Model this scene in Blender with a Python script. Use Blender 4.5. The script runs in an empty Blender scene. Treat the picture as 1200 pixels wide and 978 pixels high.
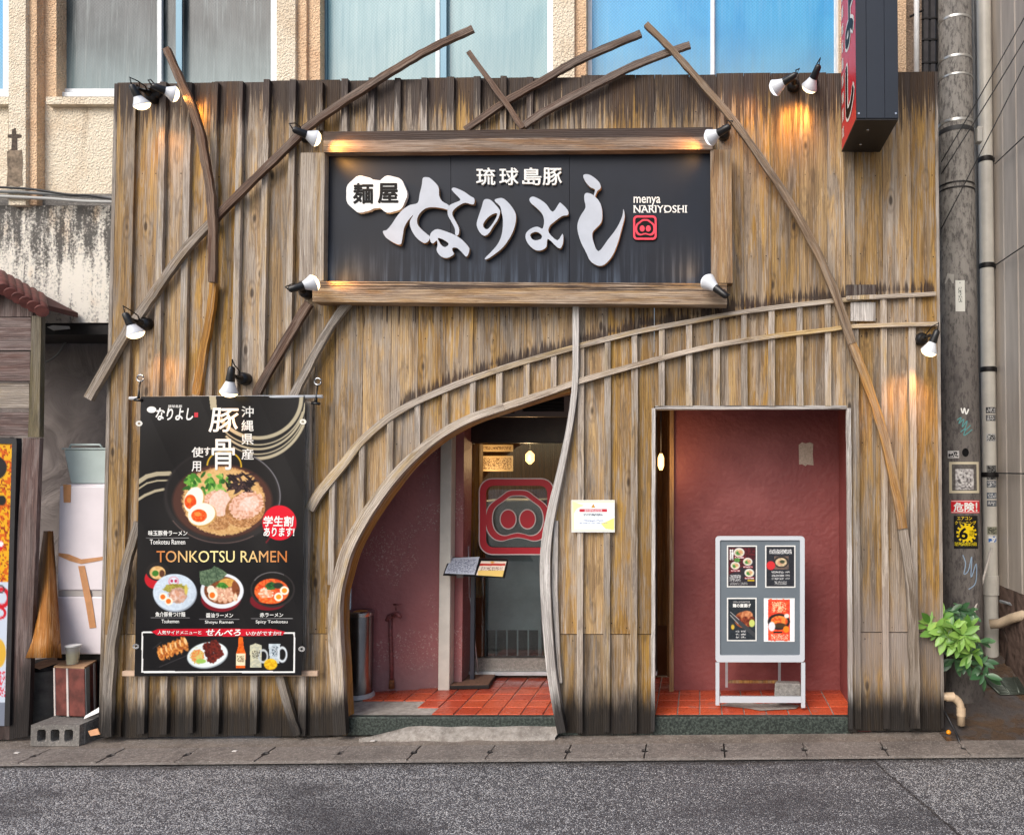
import bpy, bmesh, math, random
import numpy as np
from mathutils import Vector, Matrix
from mathutils.geometry import tessellate_polygon
random.seed(7)
SC = bpy.context.scene
COL = SC.collection

# ------------------------------------------------------------------ camera, sky, sun, exposure
FPX, CX, CY, D, H, PITCH = 875.0, 820.0, 521.0, 5.0, 1.77, math.radians(1.78)
cam = bpy.data.cameras.new('camera'); cam_o = bpy.data.objects.new('camera', cam); COL.objects.link(cam_o)
cam_o.location = (0, -D, H); cam_o.rotation_euler = (math.pi/2 + PITCH, 0, 0)
cam.sensor_fit = 'HORIZONTAL'; cam.sensor_width = 36; cam.lens = FPX/1200*36
cam.shift_x = (600-CX)/1200; cam.shift_y = (CY-489)/1200; cam.clip_start = .05; cam.clip_end = 500
SC.camera = cam_o
SUN_EL, SUN_AZ = math.radians(40), math.radians(208)      # azimuth measured from +Y clockwise: from behind the camera
w = bpy.data.worlds.new('World'); SC.world = w; w.use_nodes = True
nt = w.node_tree; sky = nt.nodes.new('ShaderNodeTexSky'); sky.sky_type = 'NISHITA'; sky.sun_disc = False
sky.sun_elevation = SUN_EL; sky.sun_rotation = SUN_AZ; sky.air_density = 1.0; sky.dust_density = 3.0; sky.ozone_density = 1.0
bg = nt.nodes['Background']; bg.inputs[1].default_value = .12
nt.links.new(sky.outputs[0], bg.inputs[0])
sl = bpy.data.lights.new('sun', 'SUN'); sl.energy = 1.3; sl.angle = math.radians(40); sl.color = (1, .97, .93)
so = bpy.data.objects.new('sun', sl); COL.objects.link(so)
sd = Vector((math.sin(SUN_AZ)*math.cos(SUN_EL), math.cos(SUN_AZ)*math.cos(SUN_EL), math.sin(SUN_EL)))
so.location = sd*30; so.rotation_euler = (-sd).to_track_quat('-Z', 'Y').to_euler()
SC.view_settings.view_transform = 'Standard'; SC.view_settings.look = 'None'
SC.view_settings.gamma = 1; SC.view_settings.use_curve_mapping = False
SC.view_settings.exposure = .55
SC.render.engine = 'CYCLES'; SC.cycles.max_bounces = 6; SC.cycles.transparent_max_bounces = 8
SC.cycles.use_denoising = True; SC.cycles.sample_clamp_indirect = 4

# ------------------------------------------------------------------ pixel -> place
def ray(px, py):
    dx, du = (px-CX)/FPX, (CY-py)/FPX
    return Vector((dx, math.cos(PITCH)-math.sin(PITCH)*du, math.sin(PITCH)+math.cos(PITCH)*du))
def P(px, py, Y=0.0):                    # point seen at a pixel on the upright plane y = Y
    r = ray(px, py); return Vector((0, -D, H)) + r*((Y+D)/r.y)
def G(px, py, Z=0.0):                    # point seen at a pixel on the level plane z = Z
    r = ray(px, py); return Vector((0, -D, H)) + r*((Z-H)/r.z)
def plane(Y): return lambda x, y, off=0: P(x, y, Y-off)
def vx(x440, y): return CX+(x440-CX)*(y+27700)/(440+27700)     # an upright line through (x440, 440)
def gz(X): return .0085*(X+1.1)          # the street climbs slightly to the right
def lerp_list(pts, x):
    xs, ys = zip(*sorted(pts)); return float(np.interp(x, xs, ys))
def catmull(pts, n=6, closed=False):
    p = [np.array(q, float) for q in pts]; out = []; L = len(p)
    for i in range(L if closed else L-1):
        g = (lambda k: p[k % L]) if closed else (lambda k: p[min(max(k, 0), L-1)])
        a, b, c, d = g(i-1), g(i), g(i+1), g(i+2)
        for k in range(n):
            t = k/n
            out.append(.5*((2*b)+(c-a)*t+(2*a-5*b+4*c-d)*t*t+(3*b-a-3*c+d)*t**3))
    if not closed: out.append(p[-1])
    return [tuple(q) for q in out]

# ------------------------------------------------------------------ material kit
def lin(c): c = c/255; return c/12.92 if c <= .04045 else ((c+.055)/1.055)**2.4
def C(r, g, b): return (lin(r), lin(g), lin(b), 1)
class N:
    def __init__(s, name):
        s.m = bpy.data.materials.new(name); s.m.use_nodes = True; s.t = s.m.node_tree
        s.b = s.t.nodes['Principled BSDF']; s.o = s.t.nodes['Material Output']
    def add(s, typ, **kw):
        n = s.t.nodes.new(typ)
        for k, v in kw.items(): setattr(n, k, v)
        return n
    def link(s, a, b): s.t.links.new(a, b)
    def val(s, x, sock):
        if hasattr(x, 'is_output'): s.link(x, sock)
        else: sock.default_value = x
    def math(s, op, a, b=0.0, clamp=False):
        n = s.add('ShaderNodeMath', operation=op, use_clamp=clamp); s.val(a, n.inputs[0]); s.val(b, n.inputs[1]); return n.outputs[0]
    def mix(s, f, a, b, blend='MIX'):
        n = s.add('ShaderNodeMix', data_type='RGBA', blend_type=blend)
        s.val(f, n.inputs[0]); s.val(a, n.inputs[6]); s.val(b, n.inputs[7]); return n.outputs[2]
    def ramp(s, f, a, b, lo=0.0, hi=1.0):
        n = s.add('ShaderNodeMapRange'); n.interpolation_type = 'SMOOTHSTEP'
        s.val(f, n.inputs[0])
        for i, v in enumerate((a, b, lo, hi)): n.inputs[i+1].default_value = v
        return n.outputs[0]
    def coord(s): return s.add('ShaderNodeTexCoord').outputs['Object']
    def pos(s): return s.add('ShaderNodeNewGeometry').outputs['Position']
    def scale(s, v, sc):
        n = s.add('ShaderNodeVectorMath', operation='MULTIPLY'); s.link(v, n.inputs[0]); n.inputs[1].default_value = sc; return n.outputs[0]
    def vadd(s, a, b):
        n = s.add('ShaderNodeVectorMath', operation='ADD'); s.link(a, n.inputs[0]); s.link(b, n.inputs[1]); return n.outputs[0]
    def noise(s, v, scale=5, detail=4, rough=.55, dist=0):
        n = s.add('ShaderNodeTexNoise'); s.link(v, n.inputs['Vector'])
        n.inputs['Scale'].default_value = scale; n.inputs['Detail'].default_value = detail
        n.inputs['Roughness'].default_value = rough; n.inputs['Distortion'].default_value = dist; return n.outputs['Fac']
    def voro(s, v, scale, out='Distance', feat='F1'):
        n = s.add('ShaderNodeTexVoronoi', feature=feat); s.link(v, n.inputs['Vector']); n.inputs['Scale'].default_value = scale; return n.outputs[out]
    def bump(s, h, strength=.3, dist=.01):
        n = s.add('ShaderNodeBump'); s.link(h, n.inputs['Height']); n.inputs['Strength'].default_value = strength
        n.inputs['Distance'].default_value = dist; s.link(n.outputs[0], s.b.inputs['Normal'])
    def set(s, col=None, rough=None, metal=None, spec=None, coat=None):
        if col is not None: s.val(col, s.b.inputs['Base Color'])
        if rough is not None: s.val(rough, s.b.inputs['Roughness'])
        if metal is not None: s.b.inputs['Metallic'].default_value = metal
        if spec is not None: s.b.inputs['Specular IOR Level'].default_value = spec
        if coat is not None: s.b.inputs['Coat Weight'].default_value = coat; s.b.inputs['Coat Roughness'].default_value = .08
        return s.m
    def rnd(s): return s.add('ShaderNodeObjectInfo').outputs['Random']

def wood(name, tan, tan2, grey, dark, greyamt=.5, rough=.62, knots=True, var=.35):
    n = N(name)
    at = n.add('ShaderNodeAttribute', attribute_name='gv').outputs['Vector']
    r = n.rnd()
    cx = n.add('ShaderNodeCombineXYZ'); n.link(n.math('MULTIPLY', r, 61.0), cx.inputs[0]); n.link(n.math('MULTIPLY', r, 23.0), cx.inputs[1]); n.link(n.math('MULTIPLY', r, 37.0), cx.inputs[2])
    v = n.vadd(at, cx.outputs[0])
    fine = n.noise(n.scale(v, (110, 60, 3)), 1, 6, .75)
    med = n.noise(n.scale(v, (34, 20, 1.1)), 1, 5, .6, .3)
    big = n.noise(n.scale(v, (11, 5, 1.1)), 1, 5, .65, .8)
    streak = n.noise(n.scale(v, (48, 20, 1.6)), 1, 5, .65)
    wv = n.add('ShaderNodeTexWave', wave_type='BANDS', bands_direction='X'); n.link(n.scale(v, (1, .4, .07)), wv.inputs['Vector'])
    wv.inputs['Scale'].default_value = 24; wv.inputs['Distortion'].default_value = 9; wv.inputs['Detail'].default_value = 3; wv.inputs['Detail Scale'].default_value = 1.2
    ring = wv.outputs['Fac']
    col = n.mix(n.ramp(med, .35, .65), tan, tan2)
    col = n.mix(n.math('MULTIPLY', n.ramp(n.math('ADD', n.math('MULTIPLY', r, .08), big), .60-greyamt*.25, .74-greyamt*.25), .85), col, grey)
    col = n.mix(n.math('MULTIPLY', n.ramp(ring, .45, .95), .32), col, tuple(x*.45 for x in tan2[:3])+(1,))
    col = n.mix(n.math('MULTIPLY', n.ramp(fine, .52, .74), .6), col, dark)
    col = n.mix(n.math('MULTIPLY', n.ramp(streak, .57, .72), .5), col, dark)
    pale = n.noise(n.scale(v, (40, 20, 2.4)), 1.3, 4, .6)
    col = n.mix(n.math('MULTIPLY', n.ramp(pale, .54, .70), .6), col, tuple(min(1, x*1.5+.03) for x in grey[:3])+(1,))
    pt2 = n.noise(n.scale(v, (7, 4, .8)), 1.7, 4, .6, .5)
    col = n.mix(n.math('MULTIPLY', n.ramp(pt2, .56, .70), .55), col, tuple(x*.42 for x in tan2[:3])+(1,))
    col = n.mix(n.math('MULTIPLY', n.ramp(pt2, .34, .46, 1, 0), .25), col, tuple(min(1, x*1.25) for x in tan[:3])+(1,))
    flk = n.noise(n.scale(v, (24, 12, 2.4)), 1, 8, .72, .5)
    col = n.mix(n.math('MULTIPLY', n.ramp(flk, .535, .565), .34), col, dark)
    col = n.mix(n.math('MULTIPLY', n.ramp(flk, .40, .435, 1, 0), .34), col, tuple(min(1, x*1.35+.02) for x in grey[:3])+(1,))
    smear = n.noise(n.scale(v, (16, 8, 1.7)), 1, 5, .6, .6)
    col = n.mix(n.math('MULTIPLY', n.ramp(smear, .60, .72), .62), col, C(74, 66, 62))
    if knots:
        vk = n.scale(v, (7.0, 3, 2.6))
        dk = n.voro(n.vadd(vk, n.scale(v, (.0, 0, .0))), 1.0)
        k = n.ramp(dk, .05, .12, 1, 0)
        col = n.mix(n.math('MULTIPLY', k, .85), col, tuple(x*.6 for x in dark[:3])+(1,))
        halo = n.ramp(n.math('ABSOLUTE', n.math('SUBTRACT', dk, .2)), 0, .06, 1, 0)
        col = n.mix(n.math('MULTIPLY', halo, .28), col, dark)
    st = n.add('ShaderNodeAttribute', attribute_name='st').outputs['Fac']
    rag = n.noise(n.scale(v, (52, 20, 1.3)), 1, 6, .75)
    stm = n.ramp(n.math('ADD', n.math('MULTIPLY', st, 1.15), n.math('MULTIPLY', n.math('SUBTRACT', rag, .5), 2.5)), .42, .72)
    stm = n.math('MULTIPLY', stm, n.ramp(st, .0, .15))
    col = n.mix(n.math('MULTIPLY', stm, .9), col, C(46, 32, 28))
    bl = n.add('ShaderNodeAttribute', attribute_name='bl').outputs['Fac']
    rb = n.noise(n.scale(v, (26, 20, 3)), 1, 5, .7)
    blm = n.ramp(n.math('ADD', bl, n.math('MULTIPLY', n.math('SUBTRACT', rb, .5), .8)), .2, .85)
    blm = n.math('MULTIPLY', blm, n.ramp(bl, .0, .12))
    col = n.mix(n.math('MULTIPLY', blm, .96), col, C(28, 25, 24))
    gr = n.add('ShaderNodeAttribute', attribute_name='gr').outputs['Fac']
    grm = n.ramp(n.math('ADD', gr, n.math('MULTIPLY', n.math('SUBTRACT', rb, .5), .9)), .3, .8)
    col = n.mix(n.math('MULTIPLY', grm, .75), col, C(150, 138, 130))
    hs = n.add('ShaderNodeHueSaturation'); n.link(col, hs.inputs['Color'])
    n.link(n.math('ADD', n.math('MULTIPLY', r, var), 1-var*.55), hs.inputs['Value'])
    r2 = n.math('FRACT', n.math('MULTIPLY', r, 17.3)); n.link(n.math('ADD', n.math('MULTIPLY', r2, .34), .88), hs.inputs['Saturation'])
    n.set(hs.outputs[0], rough, spec=.35)
    n.bump(n.math('ADD', n.math('ADD', fine, n.math('MULTIPLY', ring, .5)), n.math('MULTIPLY', streak, .8)), .55, .006)
    return n.m
TAN, TAN2, GREY, DARK = C(186, 153, 104), C(150, 120, 82), C(152, 141, 129), C(62, 47, 38)
M_board = wood('weathered_board', TAN, TAN2, GREY, DARK, .46, var=.5)
M_batten = wood('weathered_batten', C(192, 170, 136), C(158, 134, 104), C(170, 162, 154), C(82, 66, 58), .75, knots=False, var=.45)
M_rail = wood('curved_rail_wood', C(202, 180, 142), C(176, 150, 112), C(184, 174, 164), C(84, 66, 54), .8, knots=False, var=.2)
M_trim = wood('bleached_trim', C(190, 180, 168), C(166, 154, 142), C(198, 194, 190), C(96, 86, 82), 1.1, knots=False, var=.2)
M_pole_tan = wood('tan_pole_wood', C(196, 156, 104), C(160, 118, 74), C(160, 140, 118), C(84, 58, 44), .3, knots=False, var=.2)
M_pole_dark = wood('dark_pole_wood', C(112, 86, 68), C(88, 64, 52), C(120, 104, 92), C(46, 34, 30), .5, knots=False, var=.2)
M_pole_grey = wood('grey_pole_wood', C(150, 134, 112), C(124, 106, 84), C(148, 140, 132), C(66, 56, 48), .9, knots=False, var=.2)
M_frame = wood('sign_frame_wood', C(150, 116, 82), C(112, 82, 58), C(138, 122, 108), C(60, 44, 36), .45, knots=False, var=.2)
M_frame_lo = wood('pale_sign_frame_wood', C(178, 150, 116), C(146, 116, 88), C(166, 150, 134), C(84, 62, 50), .7, knots=False, var=.1)
M_darkwood = wood('dark_siding_wood', C(112, 90, 84), C(92, 72, 68), C(122, 108, 104), C(52, 42, 40), .6, knots=False, var=.3)

def simple(name, col, rough=.5, metal=0, spec=.5, nz=0.0, nscale=12, bump=0.0, bscale=60, coat=None):
    n = N(name); c = n.coord(); col_ = col
    if nz:
        f = n.noise(c, nscale, 5, .6)
        col_ = n.mix(n.ramp(f, .3, .7), tuple(x*(1-nz) for x in col[:3])+(1,), tuple(min(1, x*(1+nz*.6)) for x in col[:3])+(1,))
    n.set(col_, rough, metal, spec, coat)
    if bump: n.bump(n.noise(c, bscale, 4, .6), bump, .004)
    return n.m
def emis(name, col, strength):
    n = N(name); n.set((0, 0, 0, 1)); n.b.inputs['Emission Color'].default_value = col; n.b.inputs['Emission Strength'].default_value = strength; return n.m
def painted(name, rough=.5, coat=None):
    n = N(name); a = n.add('ShaderNodeAttribute', attribute_name='paint'); n.set(a.outputs['Color'], rough, spec=.22, coat=coat); return n.m
M_black = simple('black_plastic', C(22, 22, 24), .35)
M_white = simple('white_paint', C(226, 226, 224), .45, nz=.06)
M_print_white = simple('white_print', C(236, 236, 232), .5)
M_print_black = simple('black_print', C(10, 10, 12), .5, spec=.15)
M_print_red = simple('red_print', C(196, 18, 44), .45)
M_chrome = simple('chrome_steel', C(190, 192, 196), .22, 1)
M_alu = simple('aluminium', C(206, 212, 218), .35, .6, nz=.1)
M_steel_dark = simple('dark_iron', C(40, 38, 38), .5, .5, nz=.3, nscale=40)
M_alu_white = simple('white_aluminium', C(220, 224, 228), .4, .1, nz=.1)
M_letter = simple('painted_letter_face', C(188, 195, 206), .5, spec=.3, nz=.08, nscale=6)
M_paint = painted('printed_sheet', .42)
M_paint_gloss = painted('printed_vinyl', .38)

def stucco(name, col, dirtcol, dirt=.4, bstr=.75, bsc=85, streak=True):
    n = N(name); c = n.coord()
    big = n.noise(c, 3.2, 5, .65); st = n.noise(n.scale(c, (9, 9, .9)), 1, 5, .65)
    col1 = n.mix(n.math('MULTIPLY', n.ramp(big, .45, .7), dirt), col, dirtcol)
    if streak: col1 = n.mix(n.math('MULTIPLY', n.ramp(st, .54, .74), dirt), col1, tuple(x*.6 for x in dirtcol[:3])+(1,))
    n.set(col1, .85, spec=.2)
    h = n.add('ShaderNodeMath', operation='ADD')
    n.link(n.noise(c, bsc, 3, .5), h.inputs[0]); n.link(n.math('MULTIPLY', n.voro(c, bsc*.8), .6), h.inputs[1])
    n.bump(h.outputs[0], bstr, .02); return n.m
M_stucco = stucco('cream_stucco', C(238, 225, 202), C(208, 180, 148), .45)
M_stucco_pink = stucco('peach_stucco', C(236, 202, 166), C(204, 160, 124), .5)
def mould():
    n = N('mouldy_concrete'); c = n.coord()
    st = n.noise(n.scale(c, (11, 11, 1.4)), 1, 5, .7); sp = n.noise(c, 70, 4, .7); b = n.noise(n.scale(c, (4, 4, 1.6)), 1, 4, .6)
    z = n.add('ShaderNodeSeparateXYZ'); n.link(c, z.inputs[0])
    topm = n.ramp(z.outputs[2], 3.15, 3.5)
    f = n.math('ADD', n.math('ADD', n.math('MULTIPLY', st, .8), n.math('MULTIPLY', sp, .55)), n.math('MULTIPLY', topm, .12))
    col = n.mix(n.ramp(b, .5, .75), C(236, 230, 218), C(226, 192, 150))
    col = n.mix(n.math('MULTIPLY', n.ramp(f, .66, .84), .9), col, C(56, 54, 54))
    n.set(col, .85, spec=.25); n.bump(n.math('ADD', sp, n.noise(c, 120, 3)), .7, .01); return n.m
M_mould = mould()
def maroon():
    n = N('maroon_plaster'); c = n.coord()
    big = n.noise(c, 2.5, 4, .6)
    col = n.mix(n.ramp(big, .35, .7), C(130, 67, 66), C(148, 82, 80))
    ch = n.noise(n.scale(c, (1, 1, 1)), 72, 3, .6, .8); area = n.noise(c, 2.6, 3, .55)
    z = n.add('ShaderNodeSeparateXYZ'); n.link(c, z.inputs[0])
    low = n.ramp(z.outputs[2], .15, 1.1, .1, 0)
    xr = n.ramp(z.outputs[0], -1.4, -1.0, .0, -.3)
    chip = n.math('MULTIPLY', n.ramp(ch, .585, .61), n.ramp(n.math('ADD', n.math('ADD', area, low), xr), .53, .58))
    col = n.mix(n.math('MULTIPLY', chip, .75), col, C(206, 184, 176))
    gl = n.ramp(n.math('ADD', z.outputs[2], n.math('MULTIPLY', big, .5)), .35, .75, .5, 0)
    gl = n.math('MULTIPLY', gl, n.ramp(z.outputs[0], -1.4, -1.0, 1, 0))
    col = n.mix(n.ramp(z.outputs[0], -1.4, -1.0, .35, 0), col, C(168, 118, 120))
    col = n.mix(gl, col, C(130, 112, 114))
    n.set(col, .55, spec=.4); n.bump(n.math('SUBTRACT', n.noise(c, 28, 4, .5), n.math('MULTIPLY', chip, .3)), .55, .012); return n.m
M_maroon = maroon()
def concrete(name, col, dark, sc=30, rough=.75, speck=.5):
    n = N(name); c = n.pos()
    a = n.noise(c, sc, 6, .7); b = n.noise(c, 2.2, 4, .6); sp = n.voro(c, 160, 'Color')
    rgb = n.add('ShaderNodeSeparateColor'); n.link(sp, rgb.inputs[0])
    cc = n.mix(n.ramp(a, .3, .7), dark, col)
    cc = n.mix(n.math('MULTIPLY', n.ramp(b, .45, .7), .55), cc, tuple(x*.5 for x in dark[:3])+(1,))
    cc = n.mix(n.math('MULTIPLY', n.ramp(rgb.outputs[0], .86, .95), speck), cc, C(190, 184, 176))
    n.set(cc, rough, spec=.4); n.bump(n.math('ADD', a, n.noise(c, 140, 3)), .5, .006); return n.m
M_conc = concrete('gutter_concrete', C(146, 138, 131), C(106, 99, 95), 40, .5)
M_conc_light = concrete('cement', C(190, 184, 176), C(150, 142, 134), 18, .7, .2)
M_conc_dark = concrete('wet_alley_concrete', C(96, 84, 76), C(52, 44, 40), 7, .35, .1)
M_conc_block = concrete('block_concrete', C(150, 146, 140), C(112, 108, 104), 50, .85, .3)
M_conc_pole = None
def pole_conc():
    n = N('pole_concrete'); c = n.coord()
    a = n.noise(n.scale(c, (40, 40, 14)), 1, 6, .75); b = n.noise(n.scale(c, (9, 9, 2)), 1, 5, .65)
    z = n.add('ShaderNodeSeparateXYZ'); n.link(c, z.inputs[0])
    base = n.mix(n.ramp(z.outputs[2], 2.4, 3.4), C(110, 105, 101), C(146, 142, 136))
    col = n.mix(n.math('MULTIPLY', n.ramp(a, .46, .62), .75), base, C(64, 60, 60))
    col = n.mix(n.math('MULTIPLY', n.ramp(b, .5, .7), .6), col, C(70, 66, 66))
    n.set(col, .75, spec=.3); n.bump(a, .6, .008); return n.m
M_conc_pole = pole_conc()
def asphalt():
    n = N('wet_asphalt'); c = n.pos()
    v = n.add('ShaderNodeTexVoronoi'); n.link(c, v.inputs['Vector']); v.inputs['Scale'].default_value = 140; v.inputs['Randomness'].default_value = 1
    s = n.add('ShaderNodeSeparateColor'); n.link(v.outputs['Color'], s.inputs[0])
    z = n.add('ShaderNodeSeparateXYZ'); n.link(c, z.inputs[0])
    big = n.noise(c, 1.6, 4, .6); fine = n.noise(c, 300, 3, .6); m2 = n.noise(c, 26, 4, .65)
    edge = n.math('ADD', n.math('SUBTRACT', z.outputs[0], 1.06), n.math('MULTIPLY', n.math('ADD', z.outputs[1], .5), .22))
    edge = n.math('ADD', edge, n.math('MULTIPLY', n.math('SUBTRACT', n.noise(c, 14, 3), .5), .05))
    patch = n.ramp(edge, -.005, .005)
    left = n.ramp(n.math('ADD', z.outputs[0], n.math('MULTIPLY', big, .6)), -1.6, .6, 1, 0)
    amt = n.math('ADD', n.math('ADD', n.math('MULTIPLY', left, .2), n.math('MULTIPLY', patch, .18)), n.math('MULTIPLY', n.math('SUBTRACT', big, .5), .12))
    bright = n.ramp(n.math('ADD', n.math('ADD', s.outputs[0], amt), n.math('MULTIPLY', n.math('SUBTRACT', m2, .5), .5)), .70, .98)
    col = n.mix(n.ramp(s.outputs[1], 0, 1), C(102, 103, 108), C(148, 148, 152))
    col = n.mix(n.math('MULTIPLY', n.ramp(fine, .35, .7), .5), col, C(60, 60, 64))
    col = n.mix(n.math('MULTIPLY', bright, .95), col, C(226, 226, 226))
    col = n.mix(n.math('MULTIPLY', n.ramp(v.outputs['Distance'], .35, .62), .75), col, C(62, 61, 64))
    wear = n.noise(n.scale(c, (.5, 1.6, 1)), 1.3, 4, .6, .5); col = n.mix(n.math('MULTIPLY', n.ramp(wear, .46, .66), .7), col, C(66, 65, 69))
    damp = n.noise(c, 5.5, 5, .65); col = n.mix(n.math('MULTIPLY', n.ramp(damp, .55, .7), .35), col, C(54, 53, 56))
    kerbd = n.ramp(n.math('ADD', z.outputs[1], n.math('MULTIPLY', damp, .18)), -.42, -.34); col = n.mix(n.math('MULTIPLY', kerbd, .6), col, C(64, 58, 54))
    crack = n.ramp(n.math('ABSOLUTE', edge), .004, .016, 1, 0)
    col = n.mix(n.math('MULTIPLY', crack, .75), col, C(46, 42, 42))
    n.set(col, n.ramp(m2, .35, .65, .28, .6), spec=.5)
    n.bump(n.math('ADD', n.math('MULTIPLY', v.outputs['Distance'], -1.0), n.math('MULTIPLY', fine, .3)), .8, .008); return n.m
M_asphalt = asphalt()
def tile_m():
    n = N('terracotta_tile'); r = n.rnd(); c = n.pos(); nz = n.noise(c, 25, 4, .65); b2 = n.noise(c, 4, 4, .6)
    col = n.mix(r, C(190, 74, 46), C(214, 96, 58)); col = n.mix(n.math('MULTIPLY', n.ramp(nz, .45, .75), .5), col, C(132, 56, 44))
    z = n.add('ShaderNodeSeparateXYZ'); n.link(c, z.inputs[0])
    worn = n.ramp(n.math('ADD', z.outputs[1], n.math('MULTIPLY', n.math('SUBTRACT', b2, .5), .6)), .35, .75)  # mask that darkens the tiles towards the back of the entry
    col = n.mix(n.math('MULTIPLY', worn, .7), col, C(104, 46, 42))
    col = n.mix(n.math('MULTIPLY', n.ramp(b2, .6, .75), .6), col, C(150, 120, 110))
    n.set(col, n.ramp(nz, .3, .7, .22, .5), spec=.5); n.bump(nz, .25, .004); return n.m
M_tile = tile_m()
def granite():
    n = N('green_stone_edge'); c = n.pos(); a = n.noise(c, 70, 5, .75); col = n.mix(n.ramp(a, .42, .62), C(26, 34, 31), C(74, 84, 77)); n.set(col, .55); n.bump(a, .4, .004); return n.m
M_granite = granite()
def pane_m(name, col, col2, streaks=0.0, rough=.12):
    n = N(name); c = n.coord()
    def wv(a):
        mp = n.add('ShaderNodeMapping'); mp.inputs['Rotation'].default_value = (0, math.radians(a), 0); n.link(c, mp.inputs[0])
        x = n.add('ShaderNodeTexWave', wave_type='BANDS', bands_direction='X'); n.link(mp.outputs[0], x.inputs['Vector']); x.inputs['Scale'].default_value = 17; return n.ramp(x.outputs['Fac'], .8, 1)
    wire = n.math('MAXIMUM', wv(45), wv(-45))
    b = n.noise(n.scale(c, (1.6, 1, 1.0)), 1.3, 4, .55, .5); st = n.noise(n.scale(c, (38, 10, 1.2)), 1, 5, .65)
    cc = n.mix(n.ramp(b, .35, .65), col, col2)
    cc = n.mix(n.math('MULTIPLY', wire, .5), cc, tuple(x*.6 for x in col[:3])+(1,))
    if streaks:
        z = n.add('ShaderNodeSeparateXYZ'); n.link(c, z.inputs[0])
        cc = n.mix(n.math('MULTIPLY', n.ramp(st, .5, .72), streaks), cc, C(196, 204, 202))
        cc = n.mix(n.math('MULTIPLY', n.ramp(n.math('ADD', z.outputs[2], n.math('MULTIPLY', st, .5)), 4.72, 5.5, 1, 0), .6), cc, C(150, 172, 174))
    n.set(cc, n.ramp(st, .4, .7, rough+.1, rough+.3), spec=.35); return n.m
M_pane_dark = pane_m('dark_wired_glass', C(38, 45, 49), C(86, 94, 97), .45)
M_pane_pale = pane_m('pale_wired_glass', C(128, 168, 178), C(150, 184, 190), .08)
M_pane_blue = pane_m('blue_glass', C(70, 158, 214), C(92, 178, 226), .04)  # pane colour mixed from two blues
def glass_m():
    n = N('door_glass'); t = n.add('ShaderNodeBsdfTransparent'); g = n.add('ShaderNodeBsdfGlossy'); g.inputs['Roughness'].default_value = .02
    t.inputs[0].default_value = (.86, .9, .9, 1)
    lw = n.add('ShaderNodeFresnel'); lw.inputs[0].default_value = 1.5; ms = n.add('ShaderNodeMixShader')
    n.link(lw.outputs[0], ms.inputs[0]); n.link(t.outputs[0], ms.inputs[1]); n.link(g.outputs[0], ms.inputs[2]); n.link(ms.outputs[0], n.o.inputs[0]); return n.m
M_glass = glass_m()

# ------------------------------------------------------------------ object kit
def thing(name, label, cat, loc, group=None, kind=None):
    o = bpy.data.objects.new(name, None); COL.objects.link(o); o.location = loc; o.empty_display_size = .05
    if label: o['label'] = label
    if cat: o['category'] = cat
    if group: o['group'] = group
    if kind: o['kind'] = kind
    return o
def tag(o, label=None, cat=None, group=None, kind=None):
    if label: o['label'] = label
    if cat: o['category'] = cat
    if group: o['group'] = group
    if kind: o['kind'] = kind
    return o
def wloc(o):
    v = Vector(o.location)
    while o.parent: o = o.parent; v = v+Vector(o.location)
    return v
def link(name, me, mat, parent=None, smooth=False):
    o = bpy.data.objects.new(name, me); COL.objects.link(o)
    if mat: me.materials.append(mat)
    if smooth: me.polygons.foreach_set('use_smooth', [True]*len(me.polygons))
    if parent:                                   # meshes are written in world coordinates
        o.parent = parent
        p = parent; off = Vector()
        while p:
            if p.type == 'EMPTY': off += Vector(p.location)
            p = p.parent
        o.matrix_parent_inverse = Matrix.Translation(-off) if parent.type == 'EMPTY' else Matrix()
    return o
def fix_normals(me):
    bm = bmesh.new(); bm.from_mesh(me); bmesh.ops.recalc_face_normals(bm, faces=bm.faces); bm.to_mesh(me); bm.free()
def tess(loops):
    tl = [[Vector((x, y, 0)) for x, y in l] for l in loops]
    V = [p for l in loops for p in l]; return V, [tuple(t) for t in tessellate_polygon(tl)]
def solid(name, V, F, M, mat, parent=None, off=0.0, th=0.0, gv=None, attrs=None, closed=True, smooth=False, raw=False):
    """a flat figure drawn in photo pixels, put on the surface M, with thickness th away from the viewer"""
    W = [M(v, off) for v in V] if raw else [M(x, y, off) for x, y in V]; n = len(W); verts = [tuple(p) for p in W]; faces = [tuple(f) for f in F]
    if th:
        verts += [(p.x, p.y+th, p.z) for p in W]
        cnt = {}
        for f in F:
            for i in range(len(f)):
                e = (f[i], f[(i+1) % len(f)]); cnt.setdefault(tuple(sorted(e)), []).append(e)
        for k, e in cnt.items():
            if len(e) == 1: a, b = e[0]; faces.append((b, a, a+n, b+n))
        if closed: faces += [tuple(i+n for i in reversed(f)) for f in F]
    me = bpy.data.meshes.new(name); me.from_pydata(verts, [], faces)
    if gv is None: g = [(p.x, p.y, p.z) for p in W]
    else: g = [tuple(q) for q in gv]
    if th: g = g+[(a, b+th, c) for a, b, c in g]
    at = me.attributes.new('gv', 'FLOAT_VECTOR', 'POINT'); at.data.foreach_set('vector', np.array(g, np.float32).ravel())
    for k, v in (attrs or {}).items():
        v = list(v)+(list(v) if th else []); a = me.attributes.new(k, 'FLOAT', 'POINT'); a.data.foreach_set('value', np.array(v, np.float32))
    if th: fix_normals(me)
    me.update(); return link(name, me, mat, parent, smooth)
def poly(name, pts, M, mat, parent=None, holes=(), **kw):
    V, F = tess([pts]+list(holes)); return solid(name, V, F, M, mat, parent, **kw)
def rect(x0, y0, x1, y1): return [(x0, y0), (x1, y0), (x1, y1), (x0, y1)]
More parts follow.
